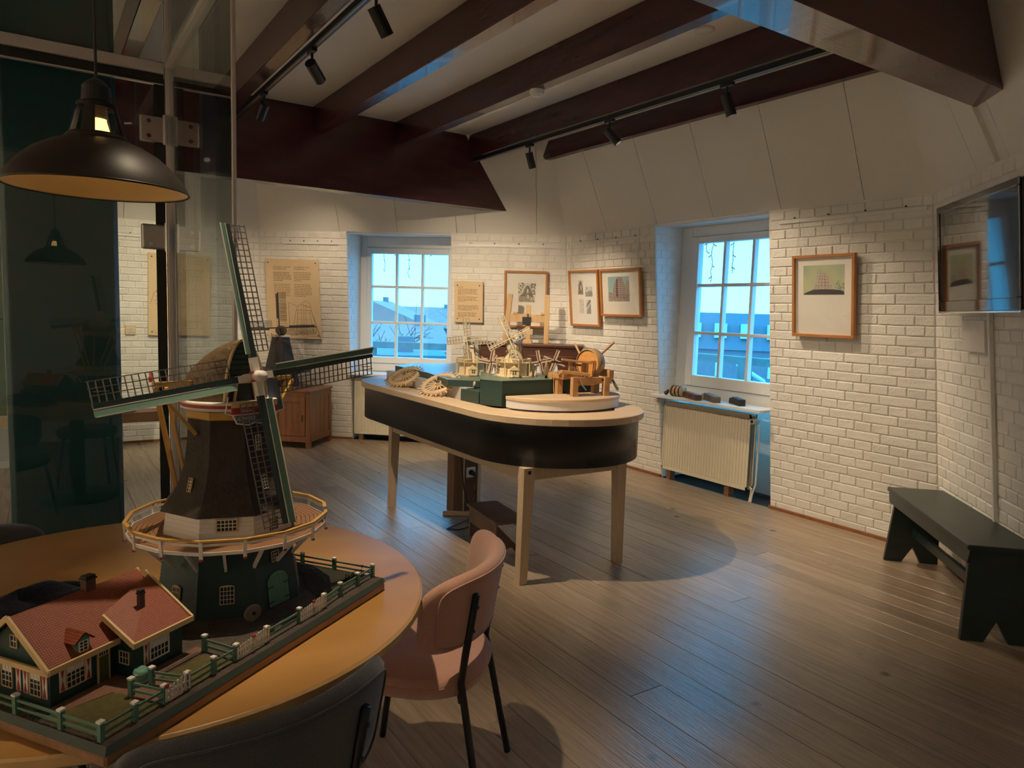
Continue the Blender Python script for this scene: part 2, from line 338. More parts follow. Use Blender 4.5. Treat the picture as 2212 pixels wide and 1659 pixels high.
# ---- brick meshes
def brick_mesh(w, h, seed):
    r = random.Random(seed); m = MB(); d, c = .0075, .004
    j = lambda a: r.uniform(-a, a)
    out = [(-w/2+j(.002), -h/2+j(.0015)), (w/2+j(.002), -h/2+j(.0015)), (w/2+j(.002), h/2+j(.0015)), (-w/2+j(.002), h/2+j(.0015))]
    vs = [(a, b, -.003) for a, b in out] + [(a, b, d-.003) for a, b in out] + [(a*(1-2*c/w), b*(1-2*c/h), d+j(.0015)) for a, b in out]
    m.add(vs, [(8, 9, 10, 11)] + [(k*4+i, k*4+(i+1) % 4, k*4+4+(i+1) % 4, k*4+4+i) for k in range(2) for i in range(4)])
    return m
CH, SL = .0702, .258
BM = {}
for kind, w in (('s', SL-.009), ('h', SL/2-.009), ('q', SL/4-.008)):
    BM[kind] = [brick_mesh(w, CH-.0085, 10*i+ord(kind)).mesh('brick', MT['brick_paint']) for i in range(5)]
def wall(i, detailed):
    fr = FR[i]; nm = WALLS[i][0]; m = MB()
    op = OPEN.get(i); zs = [0, ZB]
    def q(sa, sb, z0, z1, o=0):
        a0, a1 = (fr.lim(z0)[0], fr.lim(z1)[0]) if sa is None else (sa, sa); b0, b1 = (fr.lim(z0)[1], fr.lim(z1)[1]) if sb is None else (sb, sb)
        m.poly([fr.p(a0, z0, o), fr.p(b0, z0, o), fr.p(b1, z1, o), fr.p(a1, z1, o)])
    if op:
        q(None, op[0], 0, ZB); q(op[1], None, 0, ZB)
        back = lambda s, z: Vector((*(fr.o + fr.t*s - fr.n*NDEP), z))
        for s in op: m.poly([fr.p(s, 0), fr.p(s, ZB), back(s, ZB), back(s, 0)])
        m.poly([fr.p(op[0], ZB), fr.p(op[1], ZB), back(op[1], ZB), back(op[0], ZB)])
        m.poly([back(op[0], 0), back(op[1], 0), back(op[1], .83), back(op[0], .83)])
        # outer skin around the opening so daylight only enters by the window
    else: q(None, None, 0, ZB)
    o = m.build('wall_'+nm, MT['joint_paint']); tag(o, 'white painted brick wall', kind='structure')
    if not detailed: return o
    # bricks in alternating stretcher and header courses
    items = []; r = random.Random(i+5)
    nC = int(ZB/CH)
    for c in range(nC):
        z = (c+.5)*CH; lo, hi = fr.lim(z); kind = 's' if c % 2 == 0 else 'h'; pw = SL if kind == 's' else SL/2
        spans = [(lo+.004, hi-.004)] if not op else [(lo+.004, op[0]), (op[1], hi-.004)]
        for (a, b) in spans:
            s = a + (0 if kind == 's' and c % 4 == 0 else (SL/2 if kind == 's' else SL/4))
            if s > a+.03:   # closer
                ww = s-a; items.append((a+ww/2, z, ww, ww))
            while s < b-.03:
                if s+pw <= b+.001: ww = pw
                elif (b-s) > .04: ww = b-s
                else: break
                items.append((s+ww/2, z, ww, pw)); s += ww
    bricks = []
    for (s, z, ww, pw) in items:
        M = fr.M(s, z); p = M.translation; d = p-Vector((0, 0, EYE)); dz = d.dot(fw)
        vis = False
        if dz > .2:
            px, py = 1106+1552*d.dot(rt)/dz, 829-1552*d.dot(up)/dz
            vis = -20 < px < 2230 and -20 < py < 1680
            if nm == 'back' and (px < 245 or px > 560): vis = False
            if nm == 'back_right' and py > 860 and px > 815: vis = False
            if nm == 'right' and px < 1400 and py > 1010: vis = False
        bricks.append((vis, dz, M, ww))
    order = sorted(range(len(bricks)), key=lambda k: (not bricks[k][0], bricks[k][1]))
    keep = set(order[:300]); rest = MB()
    for k, (vis, dz, M, ww) in enumerate(bricks):
        kd, w0 = min((('s', SL), ('h', SL/2), ('q', SL/4)), key=lambda e: abs(e[1]-ww)); v = r.randrange(5)
        Mx = M @ Matrix.Diagonal((min(ww/w0, 1.6), 1, 1, 1)) if abs(ww-w0) > .004 else M
        Mx = Mx @ RZ(r.uniform(-.006, .006))
        if k in keep: inst('brick', BM[kd][v], o, Mx)
        else:
            me = BM[kd][v]; rest.add([vv.co for vv in me.vertices], [tuple(p.vertices) for p in me.polygons], Mx)
    if op:   # toothed bricks on the reveals, as far as the eye can pick out
        for s, sg in ((op[0], 1), (op[1], -1)):
            for c in range(nC):
                z = (c+.5)*CH; kd = 'h' if c % 2 else 'q'; me = BM[kd][c % 5]; w0 = {'h': SL/2, 'q': SL/4}[kd]
                nv = Vector((fr.t.x*sg, fr.t.y*sg, 0)); yv = Vector((0, 0, 1)); xv = yv.cross(nv)
                P0 = fr.p(s, z) - Vector((fr.n.x, fr.n.y, 0))*(w0/2+.004)
                rest.add([vv.co for vv in me.vertices], [tuple(p.vertices) for p in me.polygons], frame(P0, xv, yv, nv) @ Matrix.Diagonal((1, 1, .45, 1)))
                if z > .9:
                    P1 = fr.p(s, z) - Vector((fr.n.x, fr.n.y, 0))*(w0+.13/2+.004); me2 = BM['h'][(c+2) % 5]
                    if (w0+.14) < NDEP-.1+off(z): rest.add([vv.co for vv in me2.vertices], [tuple(p.vertices) for p in me2.polygons], frame(P1, xv, yv, nv) @ Matrix.Diagonal((1, 1, .45, 1)))
    if rest.v:
        q_ = rest.build('brick_infill', MT['brick_paint'], o); q_['kind'] = 'stuff'
    return o
wall_objs = [wall(i, i in (0, 1, 2, 7)) for i in range(NWL)]
# ---- wooden skirting strips
for i in (0, 1, 2, 7):
    fr = FR[i]; m = MB(); op = OPEN.get(i); lo, hi = fr.lim(0)
    for a, b in ([(lo, op[0]), (op[1], hi)] if op else [(lo, hi)]):
        m.bar(fr.p(a, .012, .02), fr.p(b, .012, .02), .022, .024)
    o = m.build('baseboard_'+WALLS[i][0], MT['cab_wood']); tag(o, 'thin brown wooden skirting strip at the foot of the wall', kind='structure')
# ---- ceiling: flat plaster, sloped panels
m = MB(); m.poly([(p.x, p.y, ZC) for p in ring(ZC, -.05)]); ceil = m.build('ceiling', MT['ceiling_paint']); tag(ceil, 'white plaster ceiling with sloped wall panels', kind='structure')
SEAM = {0: [sR(y) for y in (2.905, 3.573, 4.24, 4.90, 5.603)], 1: [sNE(s) for s in (.42, 1.09, 1.30, 1.97, 2.64)], 7: [sSE(s) for s in (.75, 1.12, 1.8, 2.5)]}
for i in range(NWL):
    fr = FR[i]; l0, h0 = fr.lim(ZB); l1, h1 = fr.lim(ZC)
    cuts = sorted(SEAM.get(i, [l0+(h0-l0)*k/6 for k in range(1, 6)]))
    E = [None]+[c for c in cuts if l0+.05 < c < h0-.05]+[None]
    for j in range(len(E)-1):
        a, b = E[j], E[j+1]; gp = .0022
        a0, a1 = (l0, l1) if a is None else (a+gp, a+gp); b0, b1 = (h0, h1) if b is None else (b-gp, b-gp)
        # a seam near a hip meets the hip before the ceiling
        def top(sq, lim_lo, lim_hi):
            return max(min(sq, lim_hi), lim_lo)
        pts = []
        hipz = lambda s: ZB+(ZC-ZB)*((s-l0)/(l1-l0) if s < l1 else (h0-s)/(h0-h1))
        m = MB(); front = []
        P = [(a0, ZB), (b0, ZB)]
        if b is None: P += [(h1, ZC)]
        elif b0 > h1: P += [(b0, hipz(b0))] + [(h1, ZC)]
        elif b0 < l1: P += [(b0, hipz(b0))]
        else: P += [(b0, ZC)]
        if a is None: P += [(l1, ZC)] if (b is None or b0 > l1) else []
        elif a0 < l1: P += ([(l1, ZC)] if (b is None or b0 > l1) else []) + [(a0, hipz(a0))]
        elif a0 > h1: P += [(a0, hipz(a0))]; P = [q for q in P if q != (h1, ZC)] + ([(h1, ZC)] if False else [])
        else: P += [(a0, ZC)]
        n = Vector((fr.n.x, fr.n.y, -TIL)).normalized()
        f = [fr.p(s, z) for s, z in P]; k = len(f); bk = [q-n*.012 for q in f]
        m.add(f+bk, [tuple(range(k)), tuple(range(2*k-1, k-1, -1))] + [(q, (q+1) % k, k+(q+1) % k, k+q) for q in range(k)])
        m.build('sloped_panel', MT['panel_paint'], ceil)
# dark backing behind the seams
m = MB(); Rb, Rt = ring(ZB, -.03), ring(ZC, -.03)
for i in range(NWL): m.poly([(*Rb[i-1], ZB-.02), (*Rb[i], ZB-.02), (*Rt[i], ZC), (*Rt[i-1], ZC)])
m.build('seam_backing', MT['joint_paint'], ceil)
# ---- beams
ntrim = [0]
def trim(mb, mt, label, bevel=.004):
    ntrim[0] += 1; o = mb.build('trim_%d' % ntrim[0], mt, bevel=bevel); tag(o, label, kind='structure'); return o
def slopeX(yv, z):     # x of the room boundary on the right side at y, height z
    R = ring(z); xs = []
    for i in range(NWL):
        a, b = R[i-1], R[i]
        if min(a.y, b.y) <= yv <= max(a.y, b.y) and abs(a.y-b.y) > 1e-6: xs.append(a.x+(b.x-a.x)*(yv-a.y)/(b.y-a.y))
    return max(xs), min(xs)
ZL = 2.672; ZJ = 3.112
for (y0, y1, ZL, lab) in ((6.595, 6.765, 2.63, 'heavy maroon main beam crossing below the ceiling beyond the display table'), (1.68, 1.90, 2.672, 'heavy maroon main beam overhead at the near right')):
    m = MB(); vs = []
    for z in (ZL, ZC-.001):
        for yy in (y0, y1):
            hi, lo = slopeX(yy, z); vs += [(lo, yy, z), (hi, yy, z)]
    m.add(vs, [(0, 1, 3, 2), (4, 6, 7, 5), (0, 4, 5, 1), (2, 3, 7, 6), (0, 2, 6, 4), (1, 5, 7, 3)]); trim(m, MT['maroon_x'], lab)
JX = [(-3.7, -3.6), (-2.9, -2.8), (-2.1, -2.0), (-1.25, -1.15), (-.35, -.25), (.50, .60), (1.29, 1.39), (2.13, 2.23), (2.935, 3.025), (3.745, 3.83), (4.37, 4.435)]
for k, (x0, x1) in enumerate(JX):
    for a, b in ((1.90, 6.595),):
        m = MB(); yb, yt = b, b
        if x1 > 4.3: # last joist ends on the slope
            y0b = y0t = a; yb, yt = 6.0, 6.33
            for yy in [6.8-.02*q for q in range(60)]:
                if slopeX(yy, ZJ)[0] > x1+.0: yb = yy; break
            for yy in [6.8-.02*q for q in range(60)]:
                if slopeX(yy, ZC)[0] > x0: yt = yy; break
        m.add([(x0, a, ZJ), (x1, a, ZJ), (x1, yb, ZJ), (x0, yb, ZJ), (x0, a, ZC), (x1, a, ZC), (x1, yt, ZC), (x0, yt, ZC)], [(0, 3, 2, 1), (4, 5, 6, 7), (0, 1, 5, 4), (1, 2, 6, 5), (2, 3, 7, 6), (3, 0, 4, 7)])
        trim(m, MT['maroon'], 'maroon ceiling joist')
    if x0 > -2.2 and x1 < 3:
        m = MB(); m.bb(x0, x1, 6.767, 7.9, ZJ, ZC-.001); trim(m, MT['maroon'], 'maroon ceiling joist end beyond the main beam')
# corner post strip between sloped panels and the near right wall
fr = fSE; m = MB(); m.bar(fr.p(sSE(1.0), ZB, .012), fr.p(sSE(1.0), 2.70, .012), .05, .03, upv=(fr.n.x, fr.n.y, 0)); trim(m, MT['panel_paint'], 'white cover strip on the sloped panels at the near right')

# ================================================================== WINDOWS
def window(n, fr, depth, op, cas, cols, rows, ztop, zbot, zc0, zc1, label):
    """plumb window in the niche; cas=(s0,s1) casement edges, cols/rows glazing bar centre lines"""
    P0 = fr.o - fr.n*depth; nn = Vector((fr.n.x, fr.n.y, 0)); yv = Vector((0, 0, 1)); xv = Vector((fr.t.x, fr.t.y, 0))
    M = frame((P0.x, P0.y, 0), xv, yv, nn if xv.cross(yv).dot(nn) > 0 else -nn); flip = 1 if xv.cross(yv).dot(nn) > 0 else -1
    w = empty('window_%d' % n, mat=M); tag(w, label, kind='structure')
    D = lambda a, b: (a*flip if flip > 0 else -b, b*flip if flip > 0 else -a)
    def B(mb, a, b, c, d, z0, z1):
        if flip < 0: z0, z1 = -z1, -z0
        mb.bb(a, b, c, d, z0, z1)
    s0, s1 = op
    m = MB(); B(m, s0, cas[0]-.003, .80, ztop, -.06, .03); B(m, cas[1]+.003, s1, .80, ztop, -.06, .03); B(m, cas[0]-.003, cas[1]+.003, zc1+.003, ztop, -.06, .03); B(m, cas[0]-.003, cas[1]+.003, .80, zc0-.003, -.06, .03)
    m.build('frame', MT['white_paint'], w, bevel=.004)
    m = MB(); g0, g1, h0, h1 = cols[0], cols[-1], rows[0], rows[-1]
    B(m, cas[0], g0, zc0, zc1, -.03, .045); B(m, g1, cas[1], zc0, zc1, -.03, .045); B(m, g0, g1, zc0, h0, -.03, .045); B(m, g0, g1, h1, zc1, -.03, .045)
    m.build('casement', MT['white_paint'], w, bevel=.005)
    for c in cols[1:-1]:
        m = MB(); B(m, c-.014, c+.014, h0, h1, -.02, .036); m.build('glazing_bar', MT['white_paint'], w, bevel=.004)
    for r in rows[1:-1]:
        m = MB(); B(m, g0, g1, r-.014, r+.014, -.022, .034); m.build('glazing_bar', MT['white_paint'], w, bevel=.004)
    for i in range(len(cols)-1):
        for j in range(len(rows)-1):
            m = MB(); B(m, cols[i]+.002, cols[i+1]-.002, rows[j]+.002, rows[j+1]-.002, .001, .003); m.build('pane', MT['pane_glass'], w)
    # light portal just outside
    ld = bpy.data.lights.new('daylight_portal', 'AREA'); ld.shape = 'RECTANGLE'; ld.size = cas[1]-cas[0]; ld.size_y = zc1-zc0; ld.cycles.is_portal = True
    lo = bpy.data.objects.new('daylight_portal', ld); COL.objects.link(lo); lo.parent = w
    lo.matrix_local = T((cas[0]+cas[1])/2, (zc0+zc1)/2, -.1*flip) @ (RY(PI) if flip > 0 else I4)
    return w
y2s = lambda *ys: sorted(sR(y) for y in ys)
window(2, fR, 5.20-5.06, OPEN[0], tuple(y2s(4.80, 3.685)), y2s(4.712, 4.413, 4.10, 3.785), [1.018, 1.415, 1.856, 2.243], 2.40, .80, .915, 2.303, 'white nine-pane window with string lights outside, right of the framed photographs')
n2s = lambda *q: sorted(sNE(s) for s in q)
window(1, fNE, .26, OPEN[1], tuple(n2s(2.478, 1.40)), n2s(2.42, 2.118, 1.805, 1.495), [.975, 1.388, 1.812, 2.20], 2.40, .80, .90, 2.268, 'white nine-pane window behind the far end of the display table')
# outer wall ring so no light leaks round the windows
m = MB(); Ro = ring(0, -.36); Ri = ring(0, -.36)
for i in range(NWL):
    fr = FR[i]; op = OPEN.get(i); a, b = Ro[i-1], Ro[i]
    P = lambda s, z: Vector((*(fr.o+fr.t*s-fr.n*.36), z))
    sa, sb = (a-fr.o).dot(fr.t), (b-fr.o).dot(fr.t)
    if op:
        m.poly([P(sa, -.1), P(op[0]-.14, -.1), P(op[0]-.14, 2.6), P(sa, 2.6)]); m.poly([P(op[1]+.14, -.1), P(sb, -.1), P(sb, 2.6), P(op[1]+.14, 2.6)])
        m.poly([P(op[0]-.14, -.1), P(op[1]+.14, -.1), P(op[1]+.14, .80), P(op[0]-.14, .80)]); m.poly([P(op[0]-.14, 2.36), P(op[1]+.14, 2.36), P(op[1]+.14, 2.6), P(op[0]-.14, 2.6)])
    else: m.poly([P(sa, -.1), P(sb, -.1), P(sb, 2.6), P(sa, 2.6)])
m.poly([(p.x, p.y, 2.6) for p in Ro] ) if False else None
o = m.build('wall_outer', MT['o_brickdark']); tag(o, 'outer brick skin of the mill', kind='structure')
m = MB(); Rt = ring(0, -.36); Rc = ring(ZC, -.06)
for i in range(NWL): m.poly([(*Rt[i-1], 2.6), (*Rt[i], 2.6), (*Rc[i], 3.42), (*Rc[i-1], 3.42)])
m.poly([(p.x, p.y, 3.42) for p in Rc]); o = m.build('trim_roof', MT['d_thatch']); tag(o, 'mill roof skin above the ceiling', kind='structure')
# sills
def sill(fr, s0, s1, z, front, back, label, name):
    m = MB(); P = lambda s, o: fr.o + fr.t*s + fr.n*o
    pts = [P(s0, -back), P(s1, -back), P(s1, front-.05), P(s1-.03, front-.015), P(s1-.06, front), P(s0+.06, front), P(s0+.03, front-.015), P(s0, front-.05)]
    op = [P(OPEN[fr.i][0]+.013, off(z)-.0), P(OPEN[fr.i][1]-.013, off(z)-.0)]
    pts = [P(OPEN[fr.i][0]+.013, -back), P(OPEN[fr.i][1]-.013, -back), op[1]+fr.n*.02, P(s1, off(z)+.02), P(s1, front-.04), P(s1-.012, front-.012), P(s1-.04, front), P(s0+.04, front), P(s0+.012, front-.012), P(s0, front-.04), P(s0, off(z)+.02), op[0]+fr.n*.02]
    m.prism([(p.x, p.y) for p in pts], z-.022, z); o = m.build(name, MT['white_paint'], bevel=.004); return tag(o, label, 'window sill')
SZ2 = .822
sill(fR, OPEN[0][0]+.014, OPEN[0][1]+.045, SZ2, .20, .05, 'white window sill carrying the old wooden mill parts', 'window_sill')
sill(fNE, OPEN[1][0]-.03, OPEN[1][1]+.03, .80, .18, .2, 'white window sill behind the wooden gear wheels', 'window_sill')

# ================================================================== RADIATORS
def radiator(name, fr, s0, s1, z0, z1, o, label, valve_at_high):
    """two-plate ribbed radiator hanging plumb, front face at offset o from the wall base line"""
    P0 = fr.o + fr.n*o; nn = Vector((fr.n.x, fr.n.y, 0)); xv = Vector((fr.t.x, fr.t.y, 0)); yv = ZZ
    sg = 1 if xv.cross(yv).dot(nn) > 0 else -1
    r = empty(name, mat=frame((P0.x, P0.y, 0), xv*sg, yv, nn), label=label, cat='radiator')
    a, b = (s0, s1) if sg > 0 else (-s1, -s0); L = b-a; h = z1-z0
    for k, zo in enumerate((0, -.075)):   # ribbed plates
        m = MB(); n = int(L/.033); vs = []; fs = []
        prof = []
        m.bb(a, b, z0, z0+.03, zo-.012, zo); m.bb(a, b, z1-.03, z1, zo-.012, zo); m.bb(a, a+.012, z0, z1, zo-.012, zo); m.bb(b-.012, b, z0, z1, zo-.012, zo); m.bb(a, b, z0+.02, z1-.02, zo-.013, zo-.008)
        for i in range(n):
            x0 = a+.015+(L-.03)*i/n; x1 = x0+(L-.03)/n*.62
            m.taper((0, 0, 0), (0, 0), (0, 0, 0), (0, 0)) if False else None
            c = (x0+x1)/2; w = x1-x0
            vv = [(c-w/2, z0+.028, zo-.008), (c+w/2, z0+.028, zo-.008), (c+w/2, z1-.028, zo-.008), (c-w/2, z1-.028, zo-.008), (c-w*.3, z0+.04, zo-.001), (c+w*.3, z0+.04, zo-.001), (c+w*.3, z1-.04, zo-.001), (c-w*.3, z1-.04, zo-.001)]
            m.add(vv, [(4, 5, 6, 7), (0, 1, 5, 4), (1, 2, 6, 5), (2, 3, 7, 6), (3, 0, 4, 7)])
        m.build('ribbed_plate', MT['rad_white'], r)
    m = MB(); m.bb(a+.005, b-.005, z1-.012, z1-.004, -.075, -.005); m.build('top_grille', MT['rad_white'], r)
    e = b if valve_at_high*sg > 0 else a; d = 1 if e == b else -1
    m = MB(); m.smooth = True; m.cyl((e, z1-.05, -.045), (e+d*.05, z1-.05, -.045), .010); m.smooth = False
    m.cyl((e+d*.035, z1-.05, -.045+.0), (e+d*.035, z1-.05, .025), .022, n=16); m.build('thermostat_valve', MT['valve'], r)
    m = MB(); m.cyl((e+d*.035, z1-.05, .0251), (e+d*.035, z1-.05, .028), .014, n=16); m.build('valve_cap', MT['black_soft'], r)
    m = MB(); m.tube([(e+d*.04, z1-.06, -.05), (e+d*.06, z1-.1, -.05), (e+d*.055, z0+.06, -.05), (e+d*.03, .07, -.045), (e+d*.03, .002, -.03)], .008, 8); m.tube([(e, z0+.03, -.045), (e+d*.02, z0+.02, -.045), (e+d*.012, .05, -.045), (e+d*.015, .002, -.03)], .008, 8)
    m.build('pipe', MT['valve'], r)
    for q in ((a+.05, b-.25) if True else ()):
        m = MB(); m.bb(q, q+.05, .001, z0+.01, -.085, -.02); m.build('foot_block', MT['post_wood'], r)
    return r
radiator('radiator', fR, sR(4.895) if sR(4.895) < sR(3.895) else sR(3.895), max(sR(4.895), sR(3.895)), .10, .752, .055, 'cream ribbed radiator below the window with the wooden mill parts', 1 if sR(3.895) > sR(4.895) else -1)
radiator('radiator', fNE, min(sNE(2.525), sNE(1.45)), max(sNE(2.525), sNE(1.45)), .075, .735, .05, 'cream ribbed radiator half hidden behind the display table', -1)

# ================================================================== PICTURES, RAILS AND PANELS
def rail(fr, s0, s1, z, lab):
    m = MB(); m.bar(fr.p(s0, z, .014), fr.p(s1, z, .014), .008, .022); o = m.build('picture_rail', MT['white_paint']); tag(o, lab, 'picture rail')
    k = MB()
    n = 4
    for i in range(n): 
        p = fr.p(s0+(s1-s0)*(i+.5)/n, z+.025, .012); q = p + Vector((fr.n.x, fr.n.y, 0))*.008; k.cyl(p, q, .006, n=8)
    k.build('screw', MT['black_soft'], o)
rail(fR, sR(3.584), sR(2.47), 2.30, 'thin white hanging rail above the single photograph near the television')
rail(fR, sR(6.15), sR(5.04), 2.295, 'thin white hanging rail above the pair of framed photographs')
rail(fNE, sNE(1.28), sNE(.21), 2.272, 'thin white hanging rail above the frame behind the wooden easel')
rail(fNE, sNE(3.3), sNE(2.65), 2.262, 'thin white hanging rail above the right-hand wooden text board')
rail(fN, sN(.2), sN(1.9), 2.232, 'thin white hanging rail behind the glass partition')
def wall_thing(name, fr, sc, zc, o, label, cat, group=None):
    M = fr.M(sc, zc, o); e = empty(name, mat=M); return tag(e, label, cat, group)
def framed(fr, sc, zc, w, h, label, zrail, pics, wires=True):
    """framed photograph: parts in local x (to the right), y (up), z (out of the wall)"""
    e = wall_thing('framed_photograph', fr, sc, zc, .035, label, 'picture'); b = .022
    m = MB(); 
    for (x0, x1, y0, y1) in ((-w/2, w/2, h/2-b, h/2), (-w/2, w/2, -h/2, -h/2+b), (-w/2, -w/2+b, -h/2+b, h/2-b), (w/2-b, w/2, -h/2+b, h/2-b)): m.bb(x0, x1, y0, y1, 0, .032)
    m.build('frame', MT['frame_wood'], e, bevel=.002)
    m = MB(); m.bb(-w/2+b, w/2-b, -h/2+b, h/2-b, .004, .012); m.build('mount', MT['paper'], e)
    m = MB(); m.bb(-w/2+b, w/2-b, -h/2+b, h/2-b, .024, .0255); m.build('glazing', MT['picture_glass'], e)
    for (x, y, pw, ph, fn) in pics:
        ph_ = MB(); ph_.bb(x-pw/2-.004, x+pw/2+.004, y-ph/2-.004, y+ph/2+.004, .012, .0126)
        po = ph_.build('photograph', MT['paper'], e); fn(po, x, y, pw, ph)
    for sx_ in (-1, 1):
        m = MB()
        for dx in (-.012, .012): m.tube([(sx_*(w/2-.04)+dx, h/2-.01, .016), (sx_*(w/2-.035)+dx*.1, zrail-zc, -.012)], .0012, 5)
        m.build('hanging_wire', MT['steel'], e)
    return e
def flat(name, parent, mt, pts, z, th=.0004):
    m = MB(); m.prism(pts, z, z+th); return m.build(name, mt, parent)
mat('p_sky', (.30, .42, .36), .6, c2=(.55, .55, .28), scale=7); mat('p_dark', (.035, .025, .04), .6); mat('p_lat', (.60, .50, .42), .6); mat('p_lat2', (.28, .2, .22), .6); mat('p_grey', (.33, .30, .26), .6, c2=(.10, .09, .08), scale=60, amt=.6); mat('p_mid', (.22, .19, .16), .6, c2=(.42, .39, .34), scale=90, amt=.6); mat('p_light', (.62, .60, .54), .6); mat('p_blue', (.30, .48, .50), .6); mat('p_tree', (.16, .15, .09), .6, c2=(.3, .28, .15), scale=120, amt=.5)
def ph_tower(po, x, y, w, h):   # timber skeleton of the mill against a yellow-green sky
    P = lambda a, b: (x-w/2+a*w, y-h/2+b*h)
    flat('sky_print', po, MT['p_sky'], [P(0, 0), P(1, 0), P(1, 1), P(0, 1)], .0126)
    flat('ground_print', po, MT['p_dark'], [P(0, 0), P(1, 0), P(1, .10), P(.92, .15), P(.6, .19), P(.25, .17), P(.05, .06)], .0132)
    m = MB()
    def ln(a, b, c, d, t=.0035): p, q = P(a, b), P(c, d); m.bar((*p, .0138), (*q, .0138), t, .0008, upv=(0, 0, 1))
    for a, b in ((.25, .35), (.33, .40), (.42, .45), (.50, .50), (.60, .56), (.68, .60), (.76, .65)): ln(a, .18, b, .72+.03*(a == .5), .007)
    for k, zz in enumerate((.2, .26, .36, .47, .58, .68)): hw = .26-.17*(zz-.18)/.52; ln(.5-hw, zz, .5+hw, zz, .006)
    for k in range(5):
        zz = .2+.1*k; hw = .25-.17*(k*.1)/.52
        for j in range(4): a0 = .5-hw+2*hw*j/4; ln(a0, zz, a0+hw/2*(.9), zz+.1, .0025); ln(a0+hw/2, zz, a0, zz+.1, .0025)
    for a in (.38, .50, .59): ln(a, .7, a, .80, .002)
    m.build('timber_print', MT['p_lat'], po); flat('tower_print', po, MT['p_lat2'], [P(.26, .17), P(.74, .17), P(.64, .45), P(.58, .72), P(.42, .72), P(.36, .45)], .0129)
    m = MB()
    r = random.Random(2)
    for k in range(26): p = P(.80+.19*r.random(), .2+.28*r.random()*r.random()); m.bb(p[0]-.004, p[0]+.004, p[1]-.003, p[1]+.003, .0131, .0134)
    m.build('tree_print', MT['p_tree'], po)
def ph_ruin(po, x, y, w, h):    # old sepia picture of a broken mill between trees
    P = lambda a, b: (x-w/2+a*w, y-h/2+b*h)
    flat('background_print', po, MT['p_light'], [P(0, .12), P(1, .12), P(1, 1), P(0, 1)], .0126)
    r = random.Random(5)
    m = MB()
    for k in range(90):
        a, b = r.random(), .5+.5*r.random()
        if abs(a-.52) < .30-.25*(b-.5): continue
        p = P(a, b); q = .003+.006*r.random(); m.bb(p[0]-q, p[0]+q, p[1]-q, p[1]+q, .0128, .0131)
    m.build('foliage_print', MT['p_grey'], po)
    flat('mill_print', po, MT['p_grey'], [P(.05, .14), P(.98, .14), P(.84, .55), P(.66, .86), P(.52, .90), P(.38, .80), P(.28, .55), P(.08, .42)], .0131)
    flat('base_print', po, MT['p_mid'], [P(.02, .13), P(.98, .13), P(.95, .38), P(.04, .40)], .0134)
    m = MB(); 
    for (a, b, c, d) in ((.50, .55, .60, .74), (.53, .3, .62, .48), (.75, .2, .8, .36), (.9, .22, .95, .36)): p, q = P(a, b), P(c, d); m.bb(p[0], q[0], p[1], q[1], .0138, .0141)
    m.build('opening_print', MT['p_light'], po)
def ph_small(kind):
    def fn(po, x, y, w, h):
        P = lambda a, b: (x-w/2+a*w, y-h/2+b*h); r = random.Random(kind+20)
        flat('background_print', po, MT['p_light'], [P(0, 0), P(1, 0), P(1, 1), P(0, 1)], .0126)
        if kind == 0: flat('mill_print', po, MT['p_grey'], [P(0, .02), P(1, .02), P(.96, .45), P(.75, .85), P(.5, .95), P(.3, .8), P(.12, .45)], .013); flat('opening_print', po, MT['p_light'], [P(.55, .3), P(.72, .3), P(.7, .62), P(.55, .62)], .0136)
        if kind == 1: flat('ground_print', po, MT['p_mid'], [P(0, 0), P(1, 0), P(1, .45), P(.8, .6), P(.5, .5), P(.2, .4), P(0, .55)], .013)
        if kind == 3: flat('beam_print', po, MT['p_grey'], [P(0, .62), P(.7, .98), P(.98, .98), P(.98, .85), P(0, .45)], .013); flat('wall_print', po, MT['p_mid'], [P(.05, .02), P(.98, .02), P(.98, .75), P(.6, .5), P(.1, .25)], .013)
        m = MB()
        for k in range(22):
            p = P(.06+.88*r.random(), .05+.9*r.random()); q = w*.05; m.bb(max(p[0]-q, x-w/2), min(p[0]+q, x+w/2), max(p[1]-q*.6, y-h/2), min(p[1]+q*.6, y+h/2), .0137, .0139)
        m.build('detail_print', MT['p_grey'], po)
    return fn
def ph_scaffold(po, x, y, w, h):
    P = lambda a, b: (x-w/2+a*w, y-h/2+b*h); r = random.Random(9)
    flat('sky_print', po, MT['p_blue'], [P(0, 0), P(1, 0), P(1, 1), P(0, 1)], .0126)
    flat('hill_print', po, MT['p_mid'], [P(0, 0), P(1, 0), P(1, .8), P(.9, .85), P(.55, .2), P(.2, .35), P(0, .4)], .0128)
    flat('mill_print', po, MT['p_lat2'], [P(.15, .12), P(.9, .12), P(.8, .6), P(.68, .95), P(.45, .97), P(.3, .7)], .0131)
    m = MB()
    def ln(a, b, c, d, t=.003): p, q = P(a, b), P(c, d); m.bar((*p, .0138), (*q, .0138), t, .0004)
    for k in range(9): ln(.30-.02*k if k < 5 else .2, .9-.085*k, .78+.015*k, .9-.085*k)
    for a in (.22, .36, .52, .66, .82): ln(a, .12, a+.02, .8)
    for k in range(14): a, b = r.random()*.9, r.random()*.14; ln(a, b, a+.08, b+.03)
    m.build('scaffold_print', MT['p_lat'], po)
    flat('shade_print', po, MT['p_dark'], [P(.36, .2), P(.46, .18), P(.46, .92), P(.40, .88)], .0135)
framed(fR, sR(3.181), 1.742, .502, .605, 'framed photograph of the timber mill skeleton under a spotlight', 2.30, [(-.0, .118, .33, .215, ph_tower)])
